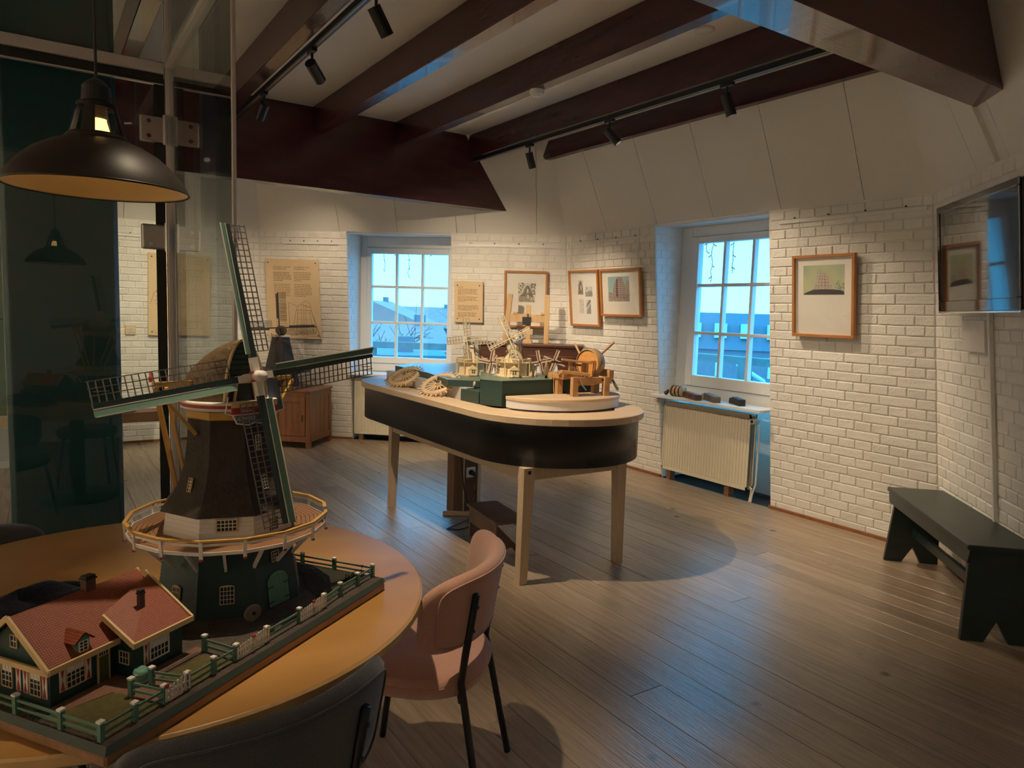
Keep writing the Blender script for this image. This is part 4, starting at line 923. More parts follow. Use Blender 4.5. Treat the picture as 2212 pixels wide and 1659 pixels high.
# ---- plywood kit windmills
def kit_mill(pos, rz, cap_rz, phase, label):
    e = empty('kit_windmill', pos, rz, label, 'model windmill', 'plywood kit windmills'); K = MT['ply_kit']; r8 = lambda r, z: [(r*math.cos(PI/8+PI*k/4), r*math.sin(PI/8+PI*k/4), z) for k in range(8)]
    m = MB(); m.prism([(.115*math.cos(PI/8+PI*k/4), .115*math.sin(PI/8+PI*k/4)) for k in range(8)], 0, .004); m.build('base_plate', K, e)
    m = MB(); m.lathe([(.085, .004), (.078, .075)], 8, a0=PI/8); m.build('lower_storey', K, e)
    m = MB(); m.lathe([(.100, .074), (.104, .079)], 8, a0=PI/8, cap0=True, cap1=True); m.build('stage', K, e)
    for k in range(8):
        a = PI/4*k+PI/8; s = MB(); s.bar((.102*math.cos(a), .102*math.sin(a), .004), (.102*math.cos(a), .102*math.sin(a), .102), .004); s.build('post', MT['ply_kit'], e)
        b = a+PI/4; s = MB(); s.bar((.102*math.cos(a), .102*math.sin(a), .099), (.102*math.cos(b), .102*math.sin(b), .099), .004, .006)
        for q in range(1, 8): t = q/8; s.bar((.102*(math.cos(a)*(1-t)+math.cos(b)*t), .102*(math.sin(a)*(1-t)+math.sin(b)*t), .079), (.102*(math.cos(a)*(1-t)+math.cos(b)*t), .102*(math.sin(a)*(1-t)+math.sin(b)*t), .098), .002)
        s.build('railing', K, e)
    m = MB(); m.lathe([(.062, .079), (.046, .14), (.038, .185)], 8, a0=PI/8, cap1=True); m.build('tower', K, e)
    for k in range(8):
        a = PI/4*k+PI/8; s = MB(); s.bar((.0625*math.cos(a), .0625*math.sin(a), .079), (.039*math.cos(a), .039*math.sin(a), .185), .0022); s.build('corner_joint', MT['ply_edge'], e)
    for (a, w) in ((-2.2, .05), (-.35, .055)):    # two side sheds
        M = RZ(a) @ T(.10, 0, .004); s = MB(M); s.bb(-.03, .03, -w/2, w/2, 0, .04); s.add([(-.034, -w/2-.003, .038), (-.034, w/2+.003, .038), (-.034, 0, .062), (.034, -w/2-.003, .038), (.034, w/2+.003, .038), (.034, 0, .062)], [(0, 1, 2), (3, 5, 4), (0, 2, 5, 3), (1, 4, 5, 2), (0, 3, 4, 1)]); so = s.build('shed', K, e)
        for sy_ in (-1, 1):
            for sz_ in (0, 1):
                s = MB(M); s.bb(.0300, .0306, sy_*.006-.004, sy_*.006+.004, .014+.011*sz_, .022+.011*sz_); s.build('window_pane', MT['ink'], so)
    C = RZ(cap_rz)
    m = MB(C); n = 7
    arc = [(.0+(-.052)+.104*k/n, .20+.030*math.sin(PI*(k+.6)/(n+1.2))) for k in range(n+1)]
    for a, b in zip(arc, arc[1:]): m.add([(a[0], -.032, a[1]), (a[0], .032, a[1]), (b[0], .032, b[1]), (b[0], -.032, b[1]), (a[0], -.032, a[1]-.004), (a[0], .032, a[1]-.004), (b[0], .032, b[1]-.004), (b[0], -.032, b[1]-.004)], [(0, 1, 2, 3), (7, 6, 5, 4), (0, 3, 7, 4), (1, 5, 6, 2), (0, 4, 5, 1), (3, 2, 6, 7)])
    m.build('cap_roof', K, e)
    m = MB(C); 
    for sy_ in (-1, 1): m.prism([(-.05, .186), (.05, .186), (.046, .205), (0, .225), (-.046, .208)], -.001, .001, T(0, sy_*.029, 0) @ RX(PI/2))
    m.build('cap_side', K, e)
    for sy_ in (-1, 1):
        m = MB(C); m.bar((.0, sy_*.03, .195), (-.085, sy_*.012, .10), .004); m.bar((-.04, sy_*.034, .20), (-.09, sy_*.008, .085), .003); m.build('tail_brace', K, e)
    m = MB(C); m.cyl((.03, 0, .206), (.085, 0, .212), .005, n=8); m.build('shaft', K, e)
    for k in range(4):
        A = C @ T(.083, 0, .212) @ RX(phase+k*PI/2); so = MB(A); so.bar((0, 0, 0), (0, 0, .135), .005); q = so.build('sail', K, e)
        s = MB(A)
        for (x0, x1, y0, y1) in ((-.014, .032, .03, .036), (-.014, .032, .129, .135), (-.014, -.009, .03, .135), (.027, .032, .03, .135), (.006, .012, .03, .135)): s.bb(-.0015, .0015, x0, x1, y0, y1)
        for j in range(1, 5): s.bb(-.0015, .0015, -.014, .03, .033+.0198*j-.0032, .033+.0198*j+.0032)
        s.build('sail_grid', MT['ply_shaded'], q)
    e.scale = (1.18, 1.18, 1.18)
    return e
kit_mill((2.655, 4.545, 1.091), math.radians(10), math.radians(205), math.radians(8), 'left plywood kit windmill, brightly lit, beside the far window')
kit_mill((2.66, 4.0, 1.129), math.radians(5), math.radians(210), math.radians(28), 'right plywood kit windmill, greyer, on the raised green block')

# ---- small white toy windmills with striped sails
mat('stripe', (.62, .45, .34), .6); mat('stripe_dark', (.05, .02, .02), .6)
def toy_mill(pos, rz, phase, label):
    e = empty('toy_windmill', pos, rz, label, 'toy windmill', 'small toy windmills with striped sails')
    m = MB(); m.taper((0, 0, 0), (.055, .05), (0, 0, .075), (.028, .026)); m.build('body', MT['white_lam'], e)
    m = MB(); m.bb(-.036, .036, -.004, .004, .008, .012); m.build('gallery', MT['white_lam'], e)
    m = MB(); m.smooth = True; m.sphere((0, 0, .078), .016, 10, 6); m.build('cap', MT['d_dark'], e)
    m = MB(); m.cyl((0, -.01, .078), (0, -.03, .078), .005, n=8); m.build('hub', MT['d_dark'], e)
    for k in range(4):
        A = T(0, -.027, .078) @ RY(phase+k*PI/2)
        s = MB(A); s.bb(-.001, .011, -.002, 0, .006, .085); o = s.build('sail', MT['stripe'], e)
        s = MB(A); s.bb(-.008, -.0012, -.0015, -.0005, .006, .085); s.build('dark_strip', MT['stripe_dark'], o)
        s = MB(A); s.bb(-.015, -.0082, -.002, 0, .006, .085); s.build('sail_edge', MT['stripe'], o)
    return e
tz = 1.091
toy_mill((2.80, 4.53, tz), math.radians(-35), math.radians(35), 'toy windmill with striped sails peeping out right of the left kit mill')
toy_mill((2.62, 4.22, 1.129), math.radians(-35), math.radians(100), 'toy windmill whose striped sail shows left of the right kit mill')
toy_mill((2.995, 4.17, 1.129), math.radians(-35), math.radians(-12), 'white toy windmill with striped sails behind the layered wooden tree')
toy_mill((3.165, 4.22, 1.129), math.radians(-40), math.radians(20), 'toy windmill hidden behind the wooden drum machine')
# ---- little wooden trees
def lathe_thing(name, pos, prof, mt, label, trunk=None, cat='toy tree', group='little wooden trees'):
    e = empty(name, pos, 0, label, cat, group); z0 = 0
    if trunk: m = MB(); m.lathe([(trunk[0], 0), (trunk[0], trunk[1])], 10, cap0=True, cap1=True); m.build('trunk', MT['d_thatch'], e); z0 = trunk[1]
    m = MB(T(0, 0, z0)); m.smooth = True; m.lathe(prof, 16, cap0=True); m.build('crown', mt, e); return e
lathe_thing('wooden_tree', (2.40, 4.07, 1.044), [(.013, 0), (.006, .034), (.001, .036)], MT['stripe'], 'small pink wooden tree on a peg in front of the green block', (.004, .012))
lathe_thing('wooden_tree', (2.52, 4.0, 1.129), [(.006, 0), (.005, .008), (.001, .012)], MT['stripe'], 'tiny pink wooden cone between the two kit windmills')
lathe_thing('wooden_tree', (2.71, 3.865, 1.129), [(.015, 0), (.008, .025), (.001, .042)], MT['oak_light'], 'left plain wooden cone tree in front of the right kit windmill')
lathe_thing('wooden_tree', (2.77, 3.90, 1.129), [(.012, 0), (.008, .022), (.007, .024), (.001, .046)], MT['oak_light'], 'right plain wooden cone tree beside the shed of the right kit windmill')
lathe_thing('wooden_tree', (2.785, 3.80, 1.129), [(.026, 0), (.020, .018), (.023, .0185), (.017, .034), (.019, .0345), (.014, .05), (.016, .0505), (.010, .066), (.011, .0665), (.001, .104)], MT['oak_light'], 'tall layered wooden tree next to the toy windmill', (.008, .02))
lathe_thing('wooden_onion', (2.56, 3.87, 1.129), [(.012, 0), (.018, .006), (.014, .013), (.005, .017), (.002, .03), (.001, .034)], MT['oak_light'], 'small turned wooden onion shape at the foot of the right kit windmill', None, 'toy')

# ---- wooden drum machine (grain cleaner model)
wm = empty('drum_machine', (2.945, 3.615, 1.037), math.radians(-4), 'small wooden machine with a round drum and crank arms on the half-round platform', 'model machine'); WD = MT['machine_wood']
for (x, y) in ((-.118, .050), (-.105, -.075), (.085, -.090), (.115, .050)):
    m = MB(); m.bb(x-.017, x+.017, y-.013, y+.013, 0, .10); m.build('leg', WD, wm, bevel=.001)
m = MB(); m.prism([(-.085, .098), (.135, .098), (.12, .065), (-.07, .065)], -.012, .012, T(0, -.08, 0) @ RX(PI/2) @ T(0, .0, 0)); m.build('front_beam', WD, wm, bevel=.001)
m = MB(); m.bb(-.15, .12, .075, .10, .075, .10); m.build('rear_beam', WD, wm, bevel=.001)
m = MB(); m.bb(-.145, -.12, -.04, .12, .085, .11); m.bb(-.16, -.05, -.02, .01, .11, .128); m.build('cross_beam', WD, wm, bevel=.001)
m = MB(); m.bb(.105, .135, -.09, .09, .098, .135); m.build('end_block', WD, wm, bevel=.001)
D = T(.045, .0, .165) @ RZ(math.radians(-75)) @ RX(PI/2)
m = MB(D); m.smooth = True; m.lathe([(.073, -.03), (.076, -.028), (.076, .028), (.073, .03)], 40); m.build('drum_rim', MT['easel_wood'], wm)
m = MB(D); m.lathe([(.073, -.0), (.001, -.0)], 40); m.lathe([(.072, .022), (.001, .022)], 40); m.lathe([(.072, -.022), (.001, -.022)], 40); m.build('drum_face', MT['drum_wood'], wm)
for zz in (-.0285, .0285):
    m = MB(D); m.tube([(.074*math.cos(2*PI*k/40), .074*math.sin(2*PI*k/40), zz) for k in range(40)], .0016, 5, closed=True); m.build('drum_cord', MT['d_cream'], wm)
m = MB(); m.bar((-.02, -.05, .172), (.035, -.055, .178), .014, .012); m.bar((.033, -.055, .18), (.033, -.055, .10), .014, .012); m.build('square_bracket', WD, wm)
for (x, y, z1) in ((-.115, -.045, .185), (-.04, -.055, .178), (-.022, -.06, .17)):
    m = MB(); m.bb(x-.008, x+.008, y-.006, y+.006, .10, z1); m.build('upright', WD, wm)
m = MB(); m.bar((-.165, -.04, .19), (.0, -.075, .172), .016, .010); m.build('upper_rail', WD, wm, bevel=.001)
m = MB(); m.bar((-.17, -.045, .128), (-.02, -.085, .112), .03, .016); m.build('lower_rail', WD, wm, bevel=.001)
m = MB(); m.smooth = True; m.lathe([(.014, 0), (.018, .006), (.016, .016), (.006, .022)], 14, M=T(-.085, -.03, .128)); m.build('turned_knob', MT['ply_kit'], wm)
m = MB(); m.bar((-.21, -.01, .175), (-.02, -.02, .155), .008, .010); m.build('shaker_arm', MT['dark_wood'], wm)
m = MB(); m.cyl((.055, .06, .15), (.0, .09, .268), .006, n=8); m.build('crank_arm', MT['birch'], wm)
m = MB(); m.cyl((.062, .02, .16), (.155, -.055, .282), .006, n=8); m.build('crank_arm', MT['cab_wood'], wm)
m = MB(); m.cyl((.05, .02, .165), (.135, .0, .152), .010, n=10); m.build('axle', MT['black_metal'], wm)
m = MB(); m.tube([(.13, -.02, .125), (.165, -.03, .09), (.185, -.035, .055)], .006, 6); ho = m.build('handle_rod', MT['black_metal'], wm); m = MB(); m.cyl((.182, -.034, .06), (.205, -.04, .022), .008, n=10); m.build('handle_grip', MT['birch'], ho)
m = MB(); m.bar((-.07, -.05, .06), (.09, -.05, .072), .01, .012); m.bar((-.06, .0, .05), (.08, -.02, .055), .02, .008); m.build('treadle', WD, wm)
m = MB(); m.tube([(-.06, -.065, .085), (-.045, -.07, .05), (-.03, -.075, .03)], .004, 6); m.build('steel_hook', MT['steel'], wm)
m = MB(); m.bb(.055, .08, -.0935, -.0925, .078, .09); m.build('name_plate', MT['ink'], wm)
m = MB(); m.tube([(-.195, -.03, .172), (-.205, -.035, .10), (-.21, -.04, .05), (-.217, -.06, .003)], .0014, 5); m.build('string', MT['d_cream'], wm)

wm.scale = (1.22, 1.22, 1.22)
# ================================================================== UNDER THE TABLE
pc = empty('socket_post', (2.765, 4.80, 0), 0, 'boxed wooden floor post with a white socket under the display table', 'post')
m = MB(); m.bb(-.125, -.035, -.05, .06, 0, .678); m.build('side_board', MT['post_wood'], pc, bevel=.002)
m = MB(); m.bb(-.035, .085, -.045, .06, 0, .678); m.build('core', MT['dark_wood'], pc)
m = MB(); m.bb(.085, .115, -.055, .06, 0, .678); m.build('edge_board', MT['oak_leg'], pc, bevel=.002)
m = MB(); m.bb(-.045, -.035, -.055, -.045, 0, .678); m.build('edge_strip', MT['oak_leg'], pc)
for a, b in (((-.22, -.06, .016), (-.02, -.20, .016)), ((-.02, -.20, .016), (.13, -.08, .016))):
    m = MB(); m.bar(a, b, .02, .03); m.build('foot_strip', MT['oak_leg'], pc)
m = MB(); m.bb(-.02, .062, -.058, -.045, .265, .345); so = m.build('socket', MT['white_paint'], pc, bevel=.006, seg=2); m = MB(); m.lathe([(.022, 0), (.022, .012)], 20, M=T(.022, -.058, .305) @ RX(PI/2), cap1=True); m.build('socket_well', MT['black_soft'], so)
cb = empty('power_cable', (2.76, 4.60, 0), 0, 'black power cable looping on the floor below the socket', 'cable')
m = MB(); m.smooth = True; m.cyl((.027, .13, .305), (.027, .085, .30), .018, n=12); m.build('plug', MT['black_soft'], cb)
m = MB(); m.smooth = True; m.tube([(.027, .09, .295), (.03, .08, .22), (.03, .06, .12), (-.02, .02, .03), (-.10, -.06, .006), (-.24, -.14, .005), (-.36, -.20, .005), (-.30, -.26, .005), (-.16, -.22, .005), (-.07, -.14, .005), (-.10, -.10, .005), (-.15, -.13, .006), (-.10, -.19, .01), (-.02, -.13, .006), (.0, -.02, .005), (-.02, .06, .02), (-.06, .10, .2), (-.08, .12, .45), (-.07, .13, .66)], .0045, 6); m.build('lead', MT['black_soft'], cb)
m = MB(); m.smooth = True; m.cyl((.031, .085, .21), (.031, .078, .185), .005, n=8); m.build('tag', MT['white_paint'], cb)
st = empty('step_stool', (2.535, 3.97, 0), math.radians(82), 'low dark brown wooden step stool under the display table', 'stool')
m = MB(); m.bb(-.25, .25, -.115, .115, .205, .225); m.build('top', MT['stool_wood'], st, bevel=.002)
for x in (-.22, .22):
    pts = [(-.10, 0), (-.055, 0)] + [(-.05*math.cos(a), .045*math.sin(a)) for a in [PI*k/8 for k in range(9)]] + [(.055, 0), (.10, 0), (.10, .205), (-.10, .205)]
    m = MB(); c = [(0, .1)]; k = len(pts)
    vs = [(x-.01, a, b) for a, b in pts] + [(x+.01, a, b) for a, b in pts]
    top_i = list(range(k)); fs = [(i, (i+1) % k, k+(i+1) % k, k+i) for i in range(k)]
    arcn = list(range(2, 11)); 
    strips = [(0, 1, 2, 13), (10, 11, 12)] ; ff = [(0, 1, 2, 13)] + [(2+i, 3+i, 13) for i in range(4)] + [(6, 12, 13)] + [(6+i, 7+i, 12) for i in range(4)] + [(10, 11, 12)]
    ff = [(0, 1, 14-1)] if False else ff
    m.add(vs, fs + ff + [tuple(q+k for q in reversed(f)) for f in ff]); m.build('end_panel', MT['stool_wood'], st)
m = MB(); m.bb(-.21, .21, .085, .10, .10, .205); m.build('rail', MT['stool_wood'], st); m = MB(); m.bb(-.21, .21, -.10, -.085, .155, .205); m.build('rail', MT['stool_wood'], st)

# ================================================================== CHEST, EASEL, CABINET AND MODEL MILL AT THE FAR WALLS
ang = math.atan2(tNE.y, tNE.x)
ch = empty('wooden_chest', (4.335, 6.225, 0), ang+PI, 'dark brown wooden chest behind the display table', 'chest')
m = MB(); m.bb(-.56, .55, -.20, .20, .10, 1.205); m.build('body', MT['chest_wood'], ch, bevel=.004)
m = MB(); m.bb(-.58, .57, -.22, .21, 1.205, 1.235); m.build('lid', MT['chest_wood'], ch, bevel=.006)
for x in (-.57, .51):
    for y in (-.16, .16): m = MB(); m.bb(x-.03, x+.03, y-.03, y+.03, 0, .10); m.build('foot', MT['chest_wood'], ch)
m = MB(); m.bb(-.5, -.04, -.208, -.20, .2, 1.12); m.build('front_panel', MT['chest_wood'], ch, bevel=.004); m = MB(); m.bb(.0, .48, -.208, -.20, .2, 1.12); m.build('front_panel', MT['chest_wood'], ch, bevel=.004)
ez = empty('wooden_easel', (4.33, 6.275, 1.235), ang+PI, 'rough wooden frame with two uprights and a crossbar on the chest', 'easel')
EW = MT['easel_wood']
m = MB(); m.bar((-.235, 0, 0), (-.19, 0, .51), .05, .045, upv=(0, 1, 0)); m.build('upright', EW, ez, bevel=.002)
m = MB(); m.bar((.205, 0, 0), (.20, 0, .51), .05, .045, upv=(0, 1, 0)); m.build('upright', EW, ez, bevel=.002)
m = MB(); m.bb(-.19, .19, -.02, .02, .22, .305); m.build('crossbar', EW, ez, bevel=.002)
m = MB(); m.bb(-.015, .035, -.03, -.02, .0, .40); m.build('centre_post', EW, ez, bevel=.002); m = MB(); m.bb(-.045, .055, -.05, .05, 0, .028); m.build('foot', EW, ez); m = MB(); m.bb(-.04, .06, -.032, .03, .09, .15); m.build('lower_block', EW, ez)
m = MB(); m.bb(-.05, .04, -.05, -.03, .19, .275); m.bb(.0, .012, -.05, -.03, .275, .31); m.build('iron_clamp', MT['black_metal'], ez)
for x in (-.13, .16): m = MB(); m.bb(x-.02, x+.02, -.03, .03, .305, .325); m.build('wedge', EW, ez)
cf = onc = None
cb_ = empty('wooden_cabinet', (2.45, 7.66, 0), ang, 'reddish brown wooden cabinet with a panelled door by the far wall', 'cabinet'); CW = MT['cab_wood']
# local x along the wall away from camera-right, y toward the wall; front face at y=0.. right end at x=0
ang2 = math.atan2(.415, .39)
cb_.rotation_euler = (0, 0, ang2)
wd, dp, hh = .56, .85, .64      # depth along x (visible end), width along y (front)
for (x, y) in ((.0, .0), (wd-.05, 0), (0, dp-.05), (wd-.05, dp-.05)):
    m = MB(); m.bb(x, x+.05, y, y+.05, 0, hh-.02); m.build('corner_post', CW, cb_, bevel=.003)
m = MB(); m.bb(.015, wd-.015, .015, dp-.015, .09, hh-.03); m.build('carcass', CW, cb_)
m = MB(); m.bb(-.012, wd+.012, -.012, dp+.012, hh-.022, hh); m.build('top', CW, cb_, bevel=.004)
m = MB(); m.bb(.05, wd-.05, .0, .02, hh-.10, hh-.022); m.build('end_rail', CW, cb_); m = MB(); m.bb(.05, wd-.05, .0, .02, .07, .14); m.build('end_rail', CW, cb_)
for k in range(4):
    a = .055+(wd-.11)*k/4; m = MB(); m.bb(a, a+(wd-.11)/4-.003, .006, .016, .14, hh-.10); m.build('end_board', CW, cb_)
m = MB(); m.bb(-.002, .02, .05, dp-.05, hh-.07, hh-.022); m.build('front_rail', CW, cb_); m = MB(); m.bb(-.002, .02, .05, dp-.05, .07, .13); m.build('front_rail', CW, cb_)
for y0 in (.055, .43):
    d_ = MB(); 
    for (a, b, c, d) in ((y0, y0+.06, .135, hh-.075), (y0+.31, y0+.365, .135, hh-.075), (y0+.06, y0+.31, .135, .19), (y0+.06, y0+.31, hh-.135, hh-.075)): d_.bb(-.006, .016, a, b, c, d)
    do = d_.build('door', CW, cb_, bevel=.003)
    for k in range(3): m = MB(); m.bb(.002, .012, y0+.06+.0833*k, y0+.06+.0833*k+.081, .19, hh-.135); m.build('door_board', CW, do)
    m = MB(); m.bb(-.012, -.006, (y0+.022 if y0 < .1 else y0+.33), (y0+.034 if y0 < .1 else y0+.342), .30, .37); m.build('handle', MT['black_metal'], do)
# dark model windmill standing on the cabinet
dm = empty('dark_windmill_model', (2.27, 8.13, .64), math.radians(250), 'dark brown model windmill with lattice sails on the wooden cabinet', 'model windmill')
mat('dm_dark', (.03, .026, .026), .7, c2=(.05, .042, .04), scale=40, bump=.5, bscale=120); mat('dm_roof', (.16, .10, .05), .7)
for (z0, z1, r0, r1, nm_, mt_) in ((0, .02, .22, .22, 'base', 'd_base'), (.02, .12, .165, .15, 'lower_storey', 'dm_dark'), (.17, .44, .135, .075, 'tower', 'dm_dark')):
    m = MB(); m.lathe([(r0, z0), (r1, z1)], 8, a0=PI/8, cap0=True, cap1=True); m.build(nm_, MT[mt_], dm)
m = MB(); m.lathe([(.15, .12), (.28, .15), (.28, .158), (.13, .17)], 8, a0=PI/8); m.build('stage_roof', MT['dm_dark'], dm)
for k in range(8):
    a = PI/8+PI/4*k; b = a+PI/4; m = MB(); m.bar((.27*math.cos(a), .27*math.sin(a), .195), (.27*math.cos(b), .27*math.sin(b), .195), .005); m.bar((.27*math.cos(a), .27*math.sin(a), .155), (.27*math.cos(a), .27*math.sin(a), .198), .005); m.build('railing', MT['dm_dark'], dm)
m = MB(); m.lathe([(.085, .44), (.088, .452), (.08, .456)], 8, a0=PI/8, cap0=True, cap1=True); m.build('white_band', MT['d_white'], dm)
m = MB(); m.smooth = True; m.cyl((-.10, 0, .49), (.09, 0, .50), .045, .038, n=14); m.build('cap', MT['dm_roof'], dm)
m = MB(); m.cyl((.08, 0, .51), (.16, 0, .525), .011, n=10); m.build('shaft', MT['dm_dark'], dm)
for k in range(4):
    A = T(.15, 0, .523) @ RY(math.radians(-8)) @ RX(math.radians(3)+k*PI/2); s = MB(A); s.bar((0, 0, 0), (0, 0, .305), .010); q = s.build('sail', MT['dm_dark'], dm)
    s = MB(A)
    for j in range(22): s.bar((0, .012, .06+.0116*j), (0, .062, .06+.0116*j), .0022)
    for w_ in (.014, .026, .038, .05, .062): s.bar((0, w_, .06), (0, w_, .304), .0022)
    s.build('lattice', MT['dm_dark'], q); s = MB(A); s.bb(-.004, .004, -.018, -.005, .08, .29); s.build('board', MT['dm_dark'], q)
m = MB(); m.bar((-.09, .02, .47), (-.24, 0, .17), .008); m.bar((-.09, -.02, .47), (-.24, 0, .17), .008); m.build('tail_pole', MT['d_white'], dm)
dm.scale = (1.28, 1.28, 1.28)

# things at the far left, seen through the glass
e = empty('wooden_trough', (.62, 8.42, 0), 0, 'dark wooden trough on a leg near the far wall beside the teal post', 'trough')
m = MB(); m.add([(-.6, -.14, .30), (.46, -.14, .30), (.46, .10, .30), (-.6, .10, .30), (-.6, -.16, .385), (.48, -.16, .41), (.48, .12, .41), (-.6, .12, .385)], [(0, 3, 2, 1), (4, 5, 6, 7), (0, 1, 5, 4), (1, 2, 6, 5), (2, 3, 7, 6), (3, 0, 4, 7)]); m.build('body', MT['dark_wood'], e)
m = MB(); m.bb(-.3, -.22, -.08, .06, 0, .30); m.build('leg', MT['dark_wood'], e)
m = MB(); m.smooth = True; m.lathe([(.0, .12), (.09, .10), (.14, .04), (.15, 0)], 16, M=T(.08, 0, .40)); m.build('iron_cover', MT['black_metal'], e)
e = empty('green_exhibit_panel', (-.42, 8.15, 0), 0, 'sage green exhibit panel with an iron scroll at the far left edge', 'panel')
mat('sage', (.13, .20, .14), .6); m = MB(); m.bb(-.5, .165, -.02, .02, .45, 2.3); m.build('panel', MT['sage'], e)
m = MB(); m.bar((.05, -.025, 1.02), (.05, -.025, .5), .012); m.bar((.05, -.025, 1.0), (.12, -.025, .93), .012); m.bar((-.2, -.025, 1.35), (.16, -.025, 1.35), .012); m.build('iron_strap', MT['black_metal'], e)
m = MB(); m.tube([(.02+.05*math.cos(a)*(1-a/12), -.03, 1.25+.05*math.sin(a)*(1-a/12)) for a in [.4*k for k in range(18)]], .008, 6); m.build('iron_scroll', MT['black_metal'], e)
m = MB(); m.bb(-.5, .20, -.25, .25, 0, .05); m.build('plinth', MT['white_lam'], e); m = MB(); m.bb(-.48, .18, -.22, .22, .05, .36); m.build('plinth_box', MT['grey_riser'], e); m = MB(); m.bb(-.48, .18, -.2, .02, .36, .45); m.build('shelf', MT['oak_light'], e)

# ---- wooden mill parts on the sill
def PS(y, d): return Vector((5.06+.14-d, y, SZ2))
e = empty('pulley_block', PS(4.70, .235), math.radians(100), 'round wooden pulley block with dark iron bands on the window sill', 'pulley')
m = MB(); m.smooth = True; m.cyl((-.07, 0, .052), (.06, 0, .048), .05, .047, n=18); m.build('body', MT['easel_wood'], e)
for x in (-.04, .0, .04): m = MB(); m.smooth = True; m.lathe([(.0505, -.007), (.0525, 0), (.0505, .007)], 20, M=T(x, 0, .05) @ RY(PI/2)); m.build('iron_band', MT['black_metal'], e)
m = MB(); m.cyl((.06, .0, .05), (.105, .01, .04), .014, n=8); m.sphere((.115, .012, .022), .02, 8, 6); m.build('iron_hook', MT['black_metal'], e)
def peg(y, d, rz, L, w0, w1, h, mt_, label, slot=True, head=None):
    e = empty('wooden_cog', PS(y, d), rz, label, 'mill part', 'old wooden mill cogs')
    m = MB(); m.add([(0, -w0/2, 0), (L, -w1/2, 0), (L, w1/2, 0), (0, w0/2, 0), (0, -w0/2, h), (L, -w1/2, h*.9), (L, w1/2, h*.9), (0, w0/2, h)], [(0, 3, 2, 1), (4, 5, 6, 7), (0, 1, 5, 4), (1, 2, 6, 5), (2, 3, 7, 6), (3, 0, 4, 7)]); m.build('shank', MT[mt_], e, bevel=.004)
    if slot: m = MB(); m.bb(L*.5, L*.6, -w1/2-.0012, -w1/2+.001, h*.35, h*.6); m.build('peg_hole', MT['ink'], e)
    if head: m = MB(); m.taper((-.03, 0, 0), (.06, w0*1.15), (-.03, 0, h*.8), (.05, w0)); m.build('head', MT[head], e, bevel=.006)
    return e
peg(4.62, .21, math.radians(-112), .27, .05, .062, .058, 'dark_wood', 'dark wooden cog lying next to the pulley block')
peg(4.42, .155, math.radians(-118), .26, .06, .062, .06, 'stool_wood', 'brown wooden cog with a worn head in the middle of the sill', True, 'easel_wood')
peg(4.10, .165, math.radians(-118), .17, .05, .06, .062, 'black_soft', 'short blackened wooden cog at the right end of the sill', False, 'dm_dark')

# ================================================================== NEAR ROUND TABLE
TC = Vector((.237, 2.141))
rt_ = empty('round_table', (TC.x, TC.y, 0), 0, 'large round wooden table carrying the painted windmill diorama', 'table')
m = MB(); m.smooth = False; m.lathe([(.745, .722), (.75, .727), (.75, .744), (.746, .749)], 96, cap0=True); m.build('edge_band', MT['table_edge'], rt_)
m = MB(); m.lathe([(.746, .749), (.744, .75)], 96, cap1=True); m.build('table_top', MT['table_wood'], rt_)
m = MB(); m.smooth = True; m.lathe([(.27, 0), (.27, .012), (.06, .03), (.05, .06), (.05, .70), (.20, .722)], 32, cap0=True, cap1=True); m.build('pedestal', MT['black_metal'], rt_)

